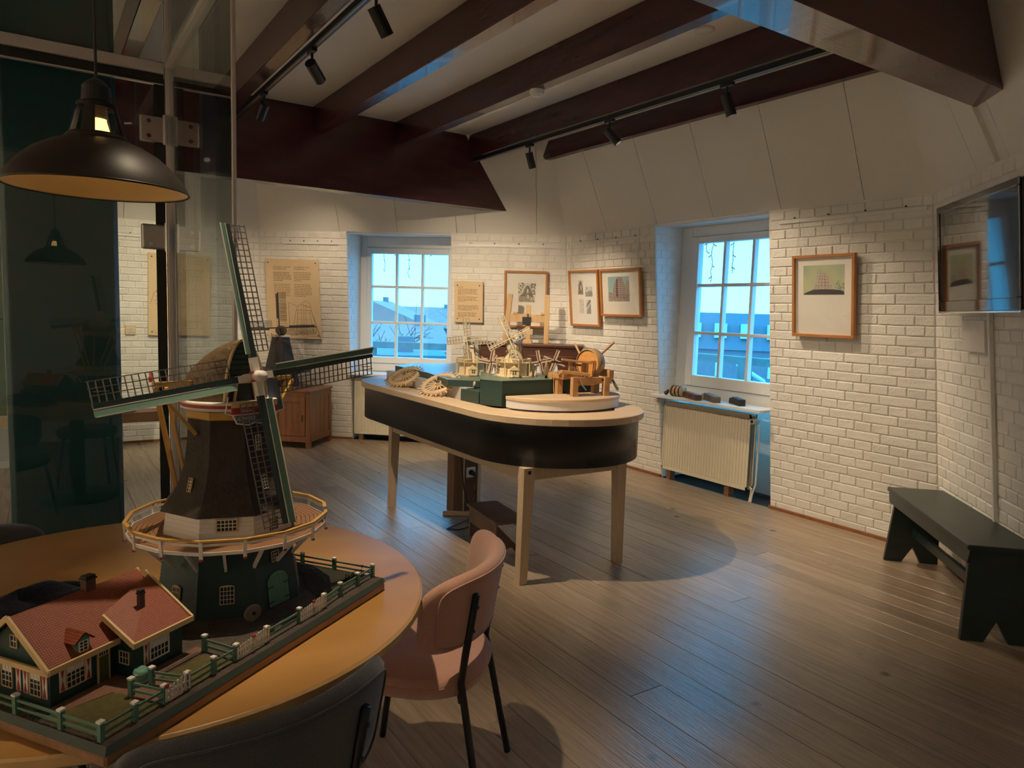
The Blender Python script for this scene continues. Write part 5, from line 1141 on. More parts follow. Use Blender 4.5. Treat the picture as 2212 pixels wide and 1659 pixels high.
# ================================================================== CHAIRS
def chair(name, pos, face, fabric, label, zb0=.53, zb1=.765, R=.36, half=51, seat=True, seatz=.46):
    """upholstered chair: local +x is the direction it faces"""
    e = empty(name, pos, face, label, 'chair', 'upholstered chairs around the round table')
    # seat: rounded cushion
    m = MB(); m.smooth = True; n = 40
    def sq(r, z, sx=1): return [(sx*r*math.copysign(abs(math.cos(a))**.8, math.cos(a)), r*math.copysign(abs(math.sin(a))**.8, math.sin(a)), z) for a in [2*PI*k/n for k in range(n)]]
    rings = [sq(.17, seatz-.075), sq(.212, seatz-.068), sq(.225, seatz-.045), sq(.226, seatz-.025), sq(.215, seatz-.006), sq(.19, seatz+.002), sq(.10, seatz+.006)]
    vs = [p for r in rings for p in r]; fs = [(j*n+i, j*n+(i+1) % n, (j+1)*n+(i+1) % n, (j+1)*n+i) for j in range(len(rings)-1) for i in range(n)] + [tuple(range((len(rings)-1)*n, len(rings)*n)), tuple(reversed(range(n)))]
    m.add(vs, fs); so = m.build('seat', MT[fabric], e)
    m = MB(); m.smooth = True; m.tube([(p[0]*1.002, p[1]*1.002, seatz-.03) for p in sq(.226, 0)], .0022, 5, closed=True); m.build('piping', MT[fabric], so)
    # curved backrest pad (rounded rectangle wrapped on an arc), behind the seat
    nu, nv = 36, 14; th = .026; vo = []; zc = (zb0+zb1)/2; hh = (zb1-zb0)/2; A = math.radians(half); rec = .16
    def surf(u, v, o):   # u,v in [-1,1]
        a = PI + u*A; z = zc + v*hh; r = R + o + (z-zb0)*rec
        return ((r)*math.cos(a)+R-.20, r*math.sin(a), z)
    def sqd(u, v):       # square to squircle for rounded corners
        k = 4.4; l = (abs(u)**k+abs(v)**k)**(1/k); mx = max(abs(u), abs(v)); 
        return (u*mx/l, v*mx/l) if l > 1e-9 else (0, 0)
    vs = []; fs = []
    for side in (1, -1):
        for j in range(nv+1):
            for i in range(nu+1):
                u, v = sqd(-1+2*i/nu, -1+2*j/nv); d = max(abs(-1+2*i/nu), abs(-1+2*j/nv)); t = th*math.sqrt(max(0, 1-max(0, (d-.72)/.28)**2.2))*(.85 if d > .99 else 1)
                vs.append(surf(u, v, side*t))
    K = (nu+1)*(nv+1); ix = lambda s, j, i: s*K+j*(nu+1)+i
    for s in (0, 1):
        for j in range(nv):
            for i in range(nu): f = (ix(s, j, i), ix(s, j, i+1), ix(s, j+1, i+1), ix(s, j+1, i)); fs.append(f if s == 0 else tuple(reversed(f)))
    m = MB(); m.smooth = True; m.add(vs, fs); bo = m.build('backrest', MT[fabric], e)
    bm = bmesh.new(); bm.from_mesh(bo.data); bmesh.ops.remove_doubles(bm, verts=bm.verts, dist=.0008); bmesh.ops.recalc_face_normals(bm, faces=bm.faces); bm.to_mesh(bo.data); bm.free()
    pts = []
    for k in range(72):
        a = 2*PI*k/72; c, s_ = math.cos(a), math.sin(a); l = (abs(c)**6+abs(s_)**6)**(1/6); pts.append(surf(.86*c/l, .82*s_/l, th*1.0))
    m = MB(); m.smooth = True; m.tube(pts, .0028, 5, closed=True); m.build('piping', MT[fabric], bo)
    for sy_ in (-1, 1):     # rear legs run up the outside of the backrest
        u = sy_*.5; p_top = Vector(surf(u, .45, th+.008)); p_mid = Vector(surf(u, -1.05, th+.004)); 
        kz = Vector((p_mid.x+.012, p_mid.y, .44)); ft = Vector((p_mid.x-.07, p_mid.y*1.22, .003))
        m = MB(); m.smooth = True; m.tube([p_top, p_mid, kz, ft], .0115, 10); lo_ = m.build('rear_leg', MT['black_metal'], e)
        m = MB()
        for v in (.15, -.45): q = Vector(surf(u, v, th+.016)); d = Vector((q.x-R+.2, q.y, 0)).normalized(); m.cyl(q, q+d*.006, .006, n=8)
        m.build('screw', MT['black_soft'], lo_)
        m = MB(); m.smooth = True; m.tube([(.14, sy_*.15, seatz-.07), (.20, sy_*.19, .003)], .0115, 10); m.build('front_leg', MT['black_metal'], e)
        m = MB(); m.smooth = True; m.tube([kz+Vector((0, 0, -.06)), (-.08, sy_*.14, seatz-.075), (.14, sy_*.15, seatz-.08)], .009, 8); m.build('side_rail', MT['black_metal'], e)
    m = MB(); m.bb(-.10, -.06, -.15, .15, seatz-.085, seatz-.072); m.build('cross_bar', MT['black_metal'], e)
    return e
chair('pink_chair', (1.02, 2.03, 0), math.radians(136), 'pink', 'dusty pink upholstered chair with black metal legs', zb0=.54, zb1=.795)
chair('grey_chair', (.335, 1.525, 0), math.radians(102.5), 'grey_felt', 'charcoal grey upholstered chair nearest the camera', half=46, zb0=.54, zb1=.80)
chair('navy_chair', (-.185, 2.655, 0), math.radians(-54), 'grey_felt', 'dark chair whose rounded back shows beyond the round table', zb0=.54, zb1=.79)

# ================================================================== WINDMILL DIORAMA
DA = math.radians(34.8)
di = empty('windmill_diorama', (.078, 1.37, .75), DA, 'painted wooden diorama of a tower windmill with red-roofed house and fences', 'diorama')
ZD = .035
m = MB(); m.bb(-.02, .875, -.025, .50, 0, .022); m.build('base_board', MT['d_base'], di, bevel=.004)
m = MB(); m.add([(-.02, -.025, .022), (.875, -.025, .022), (.875, .50, .022), (-.02, .50, .022), (-.012, -.019, ZD), (.872, -.019, ZD), (.872, .49, ZD), (-.012, .49, ZD)], [(4, 5, 6, 7), (0, 1, 5, 4), (1, 2, 6, 5), (2, 3, 7, 6), (3, 0, 4, 7)]); m.mi = [0, 1, 1, 1, 1]; m.build('ground', [MT['d_dirt'], MT['d_strip']], di)
def patch(nm, mt, pts, z=.0012): m = MB(); m.prism(pts, ZD, ZD+z); return m.build(nm, MT[mt], di)
patch('lawn', 'd_grass', [(0, 0), (.125, 0), (.118, .12), (.03, .15), (0, .16)]); patch('lawn', 'd_grass', [(.195, .005), (.31, .005), (.31, .085), (.2, .085)]); patch('lawn', 'd_dgrass', [(.66, .02), (.865, .03), (.865, .30), (.80, .30), (.79, .2), (.72, .13)]); patch('lawn', 'd_grass', [(0, .19), (.025, .19), (.025, .45), (0, .45)])
patch('path', 'd_brickpath', [(.03, .15), (.118, .125), (.128, .0), (.185, .0), (.19, .09), (.33, .09), (.33, .128), (.17, .13), (.17, .178), (.03, .178)], .001)
patch('flower_bed', 'd_dirt', [(.21, .092), (.31, .092), (.31, .103), (.21, .103)], .004)
# ---- fences
def fpost(x, y): m = MB(T(x, y, ZD)); m.bb(-.0045, .0045, -.0045, .0045, 0, .034); po = m.build('fence_post', MT['d_fence'], di); k = MB(T(x, y, ZD)); k.bb(-.0055, .0055, -.0055, .0055, .034, .038); k.build('post_cap', MT['d_white'], po)
def frail(a, b):
    for zz in (.012, .026): m = MB(); m.bar((*a, ZD+zz), (*b, ZD+zz), .003, .0045); m.build('fence_rail', MT['d_fence'], di)
def gate(a, b, double):
    a, b = Vector((*a, ZD)), Vector((*b, ZD)); m = MB(); d = b-a; nn = Vector((0, -.004, 0)); 
    for t0, t1 in (((0, .5), (.5, 1)) if double else ((0, 1),)):
        m = MB(); p, q = a+d*t0+nn, a+d*t1+nn; hz = lambda t: .034+(.006*t if t0 < .25 else .006*(1-t)*0+.008*t)
        for zz in (.008, .021): m.bar(p+Vector((0, 0, zz)), q+Vector((0, 0, zz)), .0022, .004)
        k = 6 if double else 6
        for i in range(k+1): t = i/k; c = p+(q-p)*t; m.bar(c+Vector((0, -.001, .004)), c+Vector((0, -.001, .030+.010*abs((t0+t*(t1-t0)))*1.0)), .0042, .0022, upv=(0, 1, 0))
        m.build('gate', MT['d_white'], di)['kind'] = 'stuff'
    m = MB(); c = a+d*(.5 if double else 0)+nn+Vector((0, -.002, .036)); m.bb(c.x-.004, c.x+.004, c.y-.002, c.y+.002, c.z-.003, c.z+.003); m.build('gate_latch', MT['d_red'], di)
FX = [-.004, .065, .131, .187, .256, .32, .416, .531, .629, .71, .79, .866]
for x in FX: fpost(x, .004 if x < .7 else .012)
for i in range(len(FX)-1):
    if (FX[i], FX[i+1]) in ((.131, .187),): gate((FX[i], .004), (FX[i+1], .004), False)
    elif (FX[i], FX[i+1]) in ((.32, .416), (.531, .629)): gate((FX[i], .004), (FX[i+1], .004), True)
    else: frail((FX[i], .004 if FX[i] < .7 else .012), (FX[i+1], .004 if FX[i+1] < .7 else .012))
for a, b in (((.131, .004), (.124, .082)), ((.187, .004), (.172, .082)), ((.32, .004), (.324, .096)), ((-.004, .004), (-.006, .10)), ((-.006, .10), (-.006, .22)), ((-.006, .22), (-.006, .34)), ((.866, .012), (.862, .14)), ((.862, .14), (.858, .25)), ((.858, .25), (.855, .36))): frail(a, b); fpost(*b)
for (x, y, r) in ((.845, .05, .018), (.815, .06, .012), (.35, .03, .008), (.36, .05, .008), (.46, .03, .012), (.50, .025, .01), (.20, .02, .006)):
    m = MB(); rr = random.Random(int(x*999))
    for k in range(26): p = Vector((rr.gauss(0, .5), rr.gauss(0, .5), abs(rr.gauss(0, .6))))*r; q = Vector((rr.uniform(-1, 1), rr.uniform(-1, 1), 1)).normalized()*r*.5; m.bar((x+p.x, y+p.y, ZD+p.z), (x+p.x+q.x, y+p.y+q.y, ZD+p.z+q.z), .0016)
    m.build('bush', MT['d_dgrass'], di)['kind'] = 'stuff'
# ---- house
def roof(nm, pts, uvs, parent, mt='d_tile', th=.003):
    me = bpy.data.meshes.new(nm); n = len(pts); nr = (Vector(pts[1])-Vector(pts[0])).cross(Vector(pts[2])-Vector(pts[0])).normalized(); nr = nr if nr.z > 0 else -nr
    vs = [tuple(Vector(p)+nr*th) for p in pts] + [tuple(p) for p in pts]
    me.from_pydata(vs, [], [tuple(range(n)), tuple(range(2*n-1, n-1, -1))] + [(i, n+i, n+(i+1) % n, (i+1) % n) for i in range(n)]); me.materials.append(MT[mt])
    ul = me.uv_layers.new(name='UVMap')
    for p in me.polygons:
        for li in p.loop_indices: vi = me.loops[li].vertex_index % n; ul.data[li].uv = uvs[vi]
    o = bpy.data.objects.new(nm, me); COL.objects.link(o); o.parent = parent; return o
EV, RG = .117, .194; hx0, hx1, hy0, hy1, yr = .033, .298, .182, .372, .277
ho = MB(); ho.bb(hx0, hx1, hy0, hy1, ZD, EV-.004)
for x in (hx0, hx1-.002): ho.add([(x, hy0, EV-.004), (x, hy1, EV-.004), (x, yr, RG-.006), (x+.002, hy0, EV-.004), (x+.002, hy1, EV-.004), (x+.002, yr, RG-.006)], [(0, 1, 2), (3, 5, 4), (0, 2, 5, 3), (1, 4, 5, 2), (0, 3, 4, 1)])
hw = ho.build('house_wall', MT['d_green'], di)
an = MB(); an.bb(.174, hx1, .134, hy0, ZD, EV-.006); an.add([(.174, .134, EV-.006), (.174, hy0, EV-.006), (.174, hy0, EV+.02), (.176, .134, EV-.006), (.176, hy0, EV-.006), (.176, hy0, EV+.02)], [(0, 1, 2), (3, 5, 4), (0, 2, 5, 3), (1, 4, 5, 2), (0, 3, 4, 1)]); aw = an.build('annex_wall', MT['d_green'], di)
sl = math.hypot(yr-.170, RG-EV)
roof('roof', [(.022, .170, EV-.006), (.31, .170, EV-.006), (.31, yr, RG), (.022, yr, RG)], [(0, 0), (.288, 0), (.288, sl), (0, sl)], di)
roof('roof', [(.022, .384, EV-.006), (.31, .384, EV-.006), (.31, yr, RG), (.022, yr, RG)], [(0, 0), (.288, 0), (.288, sl), (0, sl)], di)
sl2 = math.hypot(yr-.122, RG-EV)
roof('annex_roof', [(.162, .122, EV-.004), (.312, .122, EV-.004), (.312, yr-.03, RG-.006), (.162, yr-.07, RG-.036)], [(0, 0), (.15, 0), (.15, sl2*.8), (0, sl2*.6)], di)
CR = MT['d_cream']
for (p, q) in (((.020, .168, EV-.008), (.020, yr, RG+.002)), ((.020, .386, EV-.008), (.020, yr, RG+.002)), ((.312, .12, EV-.004), (.312, yr-.02, RG)), ((.312, .386, EV-.008), (.312, yr, RG+.002)), ((.162, .12, EV-.004), (.162, .205, EV+.040)), ((.02, .166, EV-.006), (.17, .166, EV-.006)), ((.16, .118, EV-.006), (.314, .118, EV-.006)), ((.02, .166, EV-.008), (.02, .386, EV-.008))):
    m = MB(); m.bar(p, q, .005, .011); m.build('barge_board', CR, di)
def chim(x, y, z, w, h): m = MB(T(x, y, z)); m.bb(-w, w, -w*.8, w*.8, -.012, h); c = m.build('chimney', MT['d_brick'], di); m = MB(T(x, y, z)); m.bb(-w*1.2, w*1.2, -w, w, h, h+.003); m.bb(-w, w, -w*.8, w*.8, h+.003, h+.008); m.build('chimney_cap', MT['d_dark'], c)
chim(.188, yr, RG, .011, .022); chim(.238, .185, EV+.035, .006, .03)
def win(parent, M, w, h, nx, ny, mt='d_cream', arch=False, lace=False):
    """small window in local plane x right, y up, z out"""
    m = MB(M); m.bb(-w/2, w/2, 0, h, 0, .001); o = m.build('window_glass', MT['d_dark'], parent)
    m = MB(M); b = max(.0018, w*.07)
    for (x0, x1, y0, y1) in ((-w/2-b, -w/2, -b, h+b), (w/2, w/2+b, -b, h+b), (-w/2, w/2, -b, 0), (-w/2, w/2, h, h+b)): m.bb(x0, x1, y0, y1, 0, .0028)
    if arch: m.prism([(w/2*math.cos(a)*1.1, h+w*.16*math.sin(a)) for a in [PI*k/10 for k in range(11)]], 0, .002)
    m.build('window_frame', MT[mt], o); m = MB(M); t = max(.0007, w*.02)
    for i in range(1, nx): x = -w/2+w*i/nx; m.bb(x-t, x+t, 0, h, .001, .0018)
    for j in range(1, ny): y = h*j/ny; m.bb(-w/2, w/2, y-t, y+t, .001, .0018)
    if lace: m.bb(-w/2, w/2, h*.66, h, .0009, .0012)
    m.build('window_bars', MT['d_white'], o)['kind'] = 'stuff'
    return o
def shut(parent, M, w, h):
    m = MB(M); m.bb(-w/2, w/2, 0, h, 0, .0015); o = m.build('shutter', MT['d_white'], parent)
    m = MB(M); m.prism([(-w*.36, h*.97), (w*.36, h*.97), (0, h*.5)], .0015, .002); m.prism([(-w*.36, h*.03), (0, h*.5), (w*.36, h*.03)], .0015, .002); m.build('shutter_hourglass', MT['d_red'], o)
    return o
FS = lambda x, y, z: T(x, y, z) @ RX(PI/2)            # faces -y
FW = lambda x, y, z: T(x, y, z) @ RZ(-PI/2) @ RX(PI/2)  # faces -x
win(hw, FS(.083, hy0-.0005, ZD+.022), .036, .043, 4, 4, lace=True); shut(hw, FS(.056, hy0-.0005, ZD+.02), .012, .046); shut(hw, FS(.110, hy0-.0005, ZD+.02), .012, .046)
m = MB(FS(.143, hy0-.0005, ZD)); m.bb(-.011, .011, 0, .052, 0, .002); dd = m.build('house_door', MT['d_olive'], hw); win(hw, FS(.143, hy0-.0005, ZD+.055), .020, .010, 4, 1)
m = MB(FS(.143, hy0-.0005, ZD)); 
for x in (-.0125, .0125): m.bb(x-.0015, x+.0015, 0, .066, 0, .003)
m.build('door_frame', CR, dd)
win(aw, FW(.1735, .158, ZD+.028), .024, .024, 3, 2)
win(aw, FS(.236, .1335, ZD+.022), .044, .036, 5, 3, 'd_white', lace=True); shut(aw, FS(.203, .1335, ZD+.018), .011, .042); 
for y in (.22, .30): win(hw, FW(hx0-.0005, y, ZD+.016), .028, .045, 3, 4, lace=True)
for y in (.195, .248, .268, .33): shut(hw, FW(hx0-.0005, y, ZD+.014), .013, .046)
win(hw, FW(hx0-.0005, .277, ZD+.10), .016, .022, 2, 2)
# dormer
dm_ = MB(T(.098, .178, EV)); dm_.bb(-.014, .014, 0, .05, 0, .024); dm_.add([(-.014, 0, .024), (.014, 0, .024), (0, 0, .036), (-.014, .06, .024), (.014, .06, .024), (0, .06, .036)], [(0, 1, 2), (3, 5, 4), (0, 2, 5, 3), (1, 4, 5, 2)]); dw = dm_.build('dormer', MT['d_lgreen'], di)
for s_ in (-1, 1): roof('dormer_roof', [(.098+s_*.02, .172, EV+.020), (.098, .172, EV+.037), (.098, .232, EV+.037), (.098+s_*.02, .232, EV+.020)], [(0, 0), (0, .022), (.05, .022), (.05, 0)], dw)
win(dw, FS(.098, .1778, EV+.003), .016, .018, 2, 3, 'd_white')
# barrel
m = MB(T(.166, .106, ZD)); m.smooth = True; m.lathe([(.011, 0), (.0145, .008), (.0155, .016), (.0145, .024), (.0115, .032), (.010, .031), (.001, .03)], 18); bo = m.build('barrel', MT['d_lgreen'], di)
for zz, r_ in ((.008, .0147), (.024, .0147)): m = MB(T(.166, .106, ZD+zz)); m.lathe([(r_, -.0012), (r_+.0005, 0), (r_, .0012)], 18); m.build('barrel_hoop', MT['steel'], bo)

# ---- mill tower
TM = T(.609, .289, 0); a8 = math.radians(-94.8+22.5)
TW = TM @ RZ(a8)
def oct_(prof, nm, mt, parent=di, n=8, cap=(False, False), smooth=False):
    m = MB(TW); m.smooth = smooth; m.lathe(prof, n, cap0=cap[0], cap1=cap[1]); return m.build(nm, MT[mt], parent)
pr = []; nb = 17
for k in range(nb): z0 = ZD+.160*k/nb; z1 = ZD+.160*(k+1)/nb; r0 = .186-.022*k/nb; r1 = .186-.022*(k+1)/nb; pr += [(r0+.0012, z0), (r1-.0006, z1)]
lw_ = oct_(pr, 'lower_tower', 'd_green')
def face(k, z, r, tilt=0):   # frame on octagon face k (0 = face towards the gates): x right, y up, z out
    an_ = a8+math.radians(-22.5)+k*PI/4; ap = r*math.cos(PI/8); c = Vector((math.cos(an_), math.sin(an_), 0))
    z_ = (c*math.cos(tilt)+ZZ*math.sin(tilt)).normalized(); x_ = ZZ.cross(c); y_ = z_.cross(x_); return TM @ frame(c*ap+ZZ*z, x_, y_, z_)
tl = math.atan2(.022*.92, .16); f0 = lambda k, z: face(k, z, .1878-.022*(z-ZD)/.16, tl)
# arched double door on face 0
M = f0(0, ZD+.004)
for s_ in (-1, 1):
    pts = [(0, 0), (s_*.033, 0), (s_*.033, .062)] + [(s_*.033*math.cos(a), .062+.022*math.sin(a)) for a in [PI/2*k/6 for k in range(1, 7)]]
    if s_ < 0: pts = pts[::-1]
    m = MB(M); m.prism([(x+s_*.0006, y) for x, y in pts], 0, .0025); do = m.build('arched_door', MT['d_lgreen'], lw_)
    for k in range(1, 5): m = MB(M); x = s_*.0066*k; m.bb(x-.0004, x+.0004, 0, .075, .0025, .0029); m.build('board_line', MT['d_green'], do)
    for y in (.012, .05): m = MB(M); m.bb(min(s_*.006, s_*.036), max(s_*.006, s_*.036), y-.0012, y+.0012, .0028, .0042) if False else m.bb(min(s_*.018, s_*.036), max(s_*.018, s_*.036), y-.0012, y+.0012, .0028, .0042); m.build('strap_hinge', MT['d_dark'], do)
win(lw_, f0(-1, ZD+.035), .030, .040, 4, 4, arch=True)
win(lw_, f0(0, ZD+.115), .022, .024, 3, 3)
win(lw_, f0(2, ZD+.10), .02, .024, 3, 3)
for k, hh_, mt_ in ((-2, .052, 'd_olive'), (1, .06, 'd_lgreen')):
    M = f0(k, ZD+.003); m = MB(M); m.bb(-.012, .012, 0, hh_, 0, .002); do = m.build('side_door', MT[mt_], lw_)
    m = MB(M); m.bb(-.0145, -.012, 0, hh_+.012, 0, .003); m.bb(.012, .0145, 0, hh_+.012, 0, .003); m.prism([(.0145*math.cos(a), hh_+.012+.006*math.sin(a)) for a in [PI*q/10 for q in range(11)]], 0, .003); m.build('door_frame', MT['d_cream'], do)
    w_ = win(lw_, f0(k, ZD+.004+hh_), .022, .010, 4, 1)
# stage with railing (16 sided)
ZS = .222; n16 = 16
def ring16(r, z): return [(r*math.cos(2*PI*k/n16+.1), r*math.sin(2*PI*k/n16+.1), z) for k in range(n16)]
for k, r0 in enumerate([.150+.0115*q for q in range(8)]):
    m = MB(TM); r1 = r0+.0102; A_, B_ = ring16(r0, ZS), ring16(r1, ZS); C_, D_ = ring16(r0, ZS-.004), ring16(r1, ZS-.004); fs = []
    for i in range(n16): j = (i+1) % n16; fs += [(i, j, 16+j, 16+i), (32+j, 32+i, 48+i, 48+j), (16+i, 16+j, 48+j, 48+i), (j, i, 32+i, 32+j)]
    m.add(A_+B_+C_+D_, fs); m.build('deck_board', MT['d_deck'], di)
m = MB(TM); m.lathe([(.14, ZS-.005), (.242, ZS-.005)], 16, a0=.1); m.build('deck_frame', MT['d_dark'], di)
ZRt = .252
rt16 = ring16(.2475, ZRt); rt16b = ring16(.245, ZS+.020); rt16c = ring16(.244, ZS-.002)
for i in range(n16):
    j = (i+1) % n16
    m = MB(TM); m.bar(rt16[i], rt16[j], .009, .0045); m.build('hand_rail', MT['d_yellow'], di)
    for rr_, hh_ in ((rt16b, .006), (rt16c, .008)): m = MB(TM); m.bar(rr_[i], rr_[j], .0025, hh_); m.build('fence_board', MT['d_white'], di)
    m = MB(TM); p = Vector(rt16c[i]); d = Vector((p.x, p.y, 0)).normalized(); m.bar(p+d*.002+ZZ*-.012, Vector(rt16[i])+d*.002-ZZ*.002, .008, .004, upv=d); po = m.build('rail_post', MT['d_white'], di)
    m = MB(TM); c = p+d*.004+ZZ*-.012; m.bb(c.x-.003, c.x+.003, c.y-.003, c.y+.003, c.z-.003, c.z+.002); m.build('post_foot', MT['d_red'], po)
    a = 2*PI*(i+.5)/n16+.1; q = (.168*math.cos(a), .168*math.sin(a), ZD+.118); e_ = (.226*math.cos(a), .226*math.sin(a), ZS-.006); m = MB(TM); m.bar(q, e_, .006, .009); m.build('stage_brace', MT['d_white'], di)
ws = oct_([(.166, ZS), (.166, ZS+.011), (.1645, ZS+.0115), (.1645, ZS+.022), (.163, ZS+.0225), (.163, ZS+.033), (.1615, ZS+.0335), (.1615, ZS+.044), (.16, ZS+.0445), (.16, ZS+.066)], 'white_storey', 'd_white')
win(ws, face(-1, ZS+.026, .1655), .044, .026, 5, 3, 'd_cream'); win(ws, face(0, ZS+.008, .1655), .03, .032, 4, 4, 'd_white'); win(ws, face(1, ZS+.02, .1655), .03, .022, 4, 3, 'd_white')
th_ = oct_([(.150, .278), (.173, .282), (.167, .290), (.143, .322), (.125, .358), (.114, .396), (.106, .454), (.103, .514)], 'thatched_body', 'd_thatch')
win(th_, face(-2, .335, .1375, math.radians(14)), .011, .032, 2, 4, 'd_yellow'); win(th_, face(0, .335, .1375, math.radians(14)), .016, .032, 2, 4, 'd_white'); win(th_, face(-1+1, .434, .112, math.radians(7)), .014, .035, 2, 4, 'd_cream')
ZS0 = ZS; ZS = .214
oct_([(.1055, ZS+.298), (.1085, ZS+.302), (.1085, ZS+.318), (.100, ZS+.320)], 'yellow_band', 'd_yellow', cap=(False, True))
m = MB(TM); m.smooth = True; m.lathe([(.108, ZS+.320), (.117, ZS+.324), (.117, ZS+.329)], 40); m.build('cap_ring', MT['d_white'], di)
m = MB(TM); m.smooth = True; m.lathe([(.1172, ZS+.329), (.1185, ZS+.333), (.1172, ZS+.337)], 40); m.build('cap_ring', MT['d_red'], di)
m = MB(TM); m.smooth = True; m.lathe([(.117, ZS+.337), (.119, ZS+.341), (.112, ZS+.343)], 40, cap1=True); m.build('cap_ring', MT['d_white'], di)
# cap, loft along the facing axis
FA = math.radians(286.9)-DA; CM = TM @ RZ(FA)      # local +x = towards the sails
ZCp = ZS+.342; st_ = [(-.138, .012, .004), (-.13, .045, .028), (-.115, .070, .055), (-.09, .090, .085), (-.06, .102, .108), (-.03, .106, .125), (0, .105, .139), (.03, .094, .150), (.055, .075, .156), (.075, .054, .157)]
m = MB(CM); m.smooth = True; n = 16; vs = []
for x, w, h in st_:
    for k in range(n+1): a = PI*k/n; vs.append((x, w*math.cos(a)*(1-.12*math.sin(a)), ZCp+h*math.sin(a)**.85))
fs = [(j*(n+1)+i, j*(n+1)+i+1, (j+1)*(n+1)+i+1, (j+1)*(n+1)+i) for j in range(len(st_)-1) for i in range(n)] + [tuple(range(n+1))]
m.add(vs, fs); m.build('cap_roof', MT['d_cap'], di)
x, w, h = st_[-1]
arc = [(w*math.cos(a)*(1-.12*math.sin(a)), ZCp+h*math.sin(a)**.85) for a in [PI*k/n for k in range(n+1)]]
m = MB(CM); m.add([(x-.003, a, b) for a, b in arc], [tuple(range(n+1))]); fg = m.build('front_gable', MT['d_dark'], di)
m = MB(CM); m.tube([(x, a, b) for a, b in arc], .004, 6); m.build('gable_trim', MT['d_cream'], fg)
for k in range(7): zz = .055+.0135*k; wz = w*math.sqrt(max(.02, 1-(zz/h)**2.1))*.92; m = MB(CM); m.bb(x-.003, x+.001, -wz, wz, ZCp+zz, ZCp+zz+.009); m.build('gable_board', MT['d_green'], fg)
m = MB(CM); m.bb(x-.002, x+.006, -.05, .05, ZCp+.046, ZCp+.053); m.build('weather_beam', MT['d_cream'], fg)
for y in (-.056, -.03, .03, .056): m = MB(CM); m.bar((x+.003, y, ZCp+.0), (x+.003, y*.75, ZCp+.046), .006, .005); m.build('gable_post', MT['d_cream'], fg)
x = .1095
# beard board with name
m = MB(CM); m.bb(x+.012, x+.016, -.062, .062, ZCp-.008, ZCp+.006); bd = m.build('beard_top', MT['d_cream'], di)
m = MB(CM); m.bb(x+.012, x+.016, -.062, .062, ZCp-.024, ZCp-.008); m.build('beard_red', MT['d_red'], bd)
m = MB(CM); m.prism([(-.06, ZCp-.024), (.06, ZCp-.024), (.05, ZCp-.046), (.02, ZCp-.052), (0, ZCp-.047), (-.02, ZCp-.052), (-.05, ZCp-.046)], x+.012, x+.0155, frame((0, 0, 0), Vector((0, 1, 0)), ZZ, Vector((1, 0, 0)))); m.build('beard_blue', MT['d_blue'], bd)
m = MB(CM); m.tube([(x+.016, -.072, ZCp+.02), (x+.016, -.08, ZCp-.02), (x+.016, -.06, ZCp-.026), (x+.016, .06, ZCp-.026), (x+.016, .08, ZCp-.02), (x+.016, .072, ZCp+.02)], .0018, 5); m.tube([(x+.016, -.06, ZCp-.026), (x+.016, -.05, ZCp-.047), (x+.016, -.02, ZCp-.053), (x+.016, 0, ZCp-.048), (x+.016, .02, ZCp-.053), (x+.016, .05, ZCp-.047), (x+.016, .06, ZCp-.026)], .0018, 5); m.build('beard_edge', MT['d_white'], bd)
TX = lambda y, z: CM @ frame((x+.0163, y, z), Vector((0, 1, 0)), ZZ, Vector((1, 0, 0)))
text_mesh('ANNO', .0125, MT['d_white'], bd, TX(-.04, ZCp-.0205)); text_mesh('DE NOO', .0135, MT['d_white'], bd, TX(-.055, ZCp-.040))
# tail frame
YB = MT['d_yellow']
m = MB(CM); m.bar((-.01, -.19, ZCp+.045), (-.01, .19, ZCp+.045), .012, .012); m.build('cross_beam', YB, di)
for s_ in (-1, 1):
    m = MB(CM); m.bar((-.01, s_*.185, ZCp+.045), (-.17, s_*.05, ZS+.02), .010, .012); m.build('tail_brace', YB, di)
    m = MB(CM); m.bar((-.07, s_*.13, ZCp+.03), (-.17, s_*.02, ZS+.02), .008, .010); m.build('tail_brace', YB, di)
    m = MB(CM); m.bar((.0, s_*.19, ZCp+.04), (.02, s_*.10, ZS+.26), .008, .008); m.build('tail_brace', YB, di)
m = MB(CM); m.bar((-.13, 0, ZCp+.02), (-.18, 0, ZS+.01), .012, .012); m.build('tail_pole', YB, di)
m = MB(CM); m.smooth = True; m.lathe([(.005, 0), (.006, .012), (.003, .014), (.004, .02), (.001, .024)], 8, M=T(-.02, -.19, ZCp+.051)); m.build('tiny_figure', MT['d_figure'], di)
# blue cloth panels beside the tower front
m = MB(CM); m.add([(.055, .075, ZCp+.055), (.06, .105, ZCp+.05), (.062, .12, ZCp-.03), (.055, .085, ZCp-.035)], [(0, 1, 2, 3)]); m.add([(.053, .075, ZCp+.055), (.058, .105, ZCp+.05), (.06, .12, ZCp-.03), (.053, .085, ZCp-.035)], [(3, 2, 1, 0)]); m.build('blue_side_panel', MT['d_blue'], di)
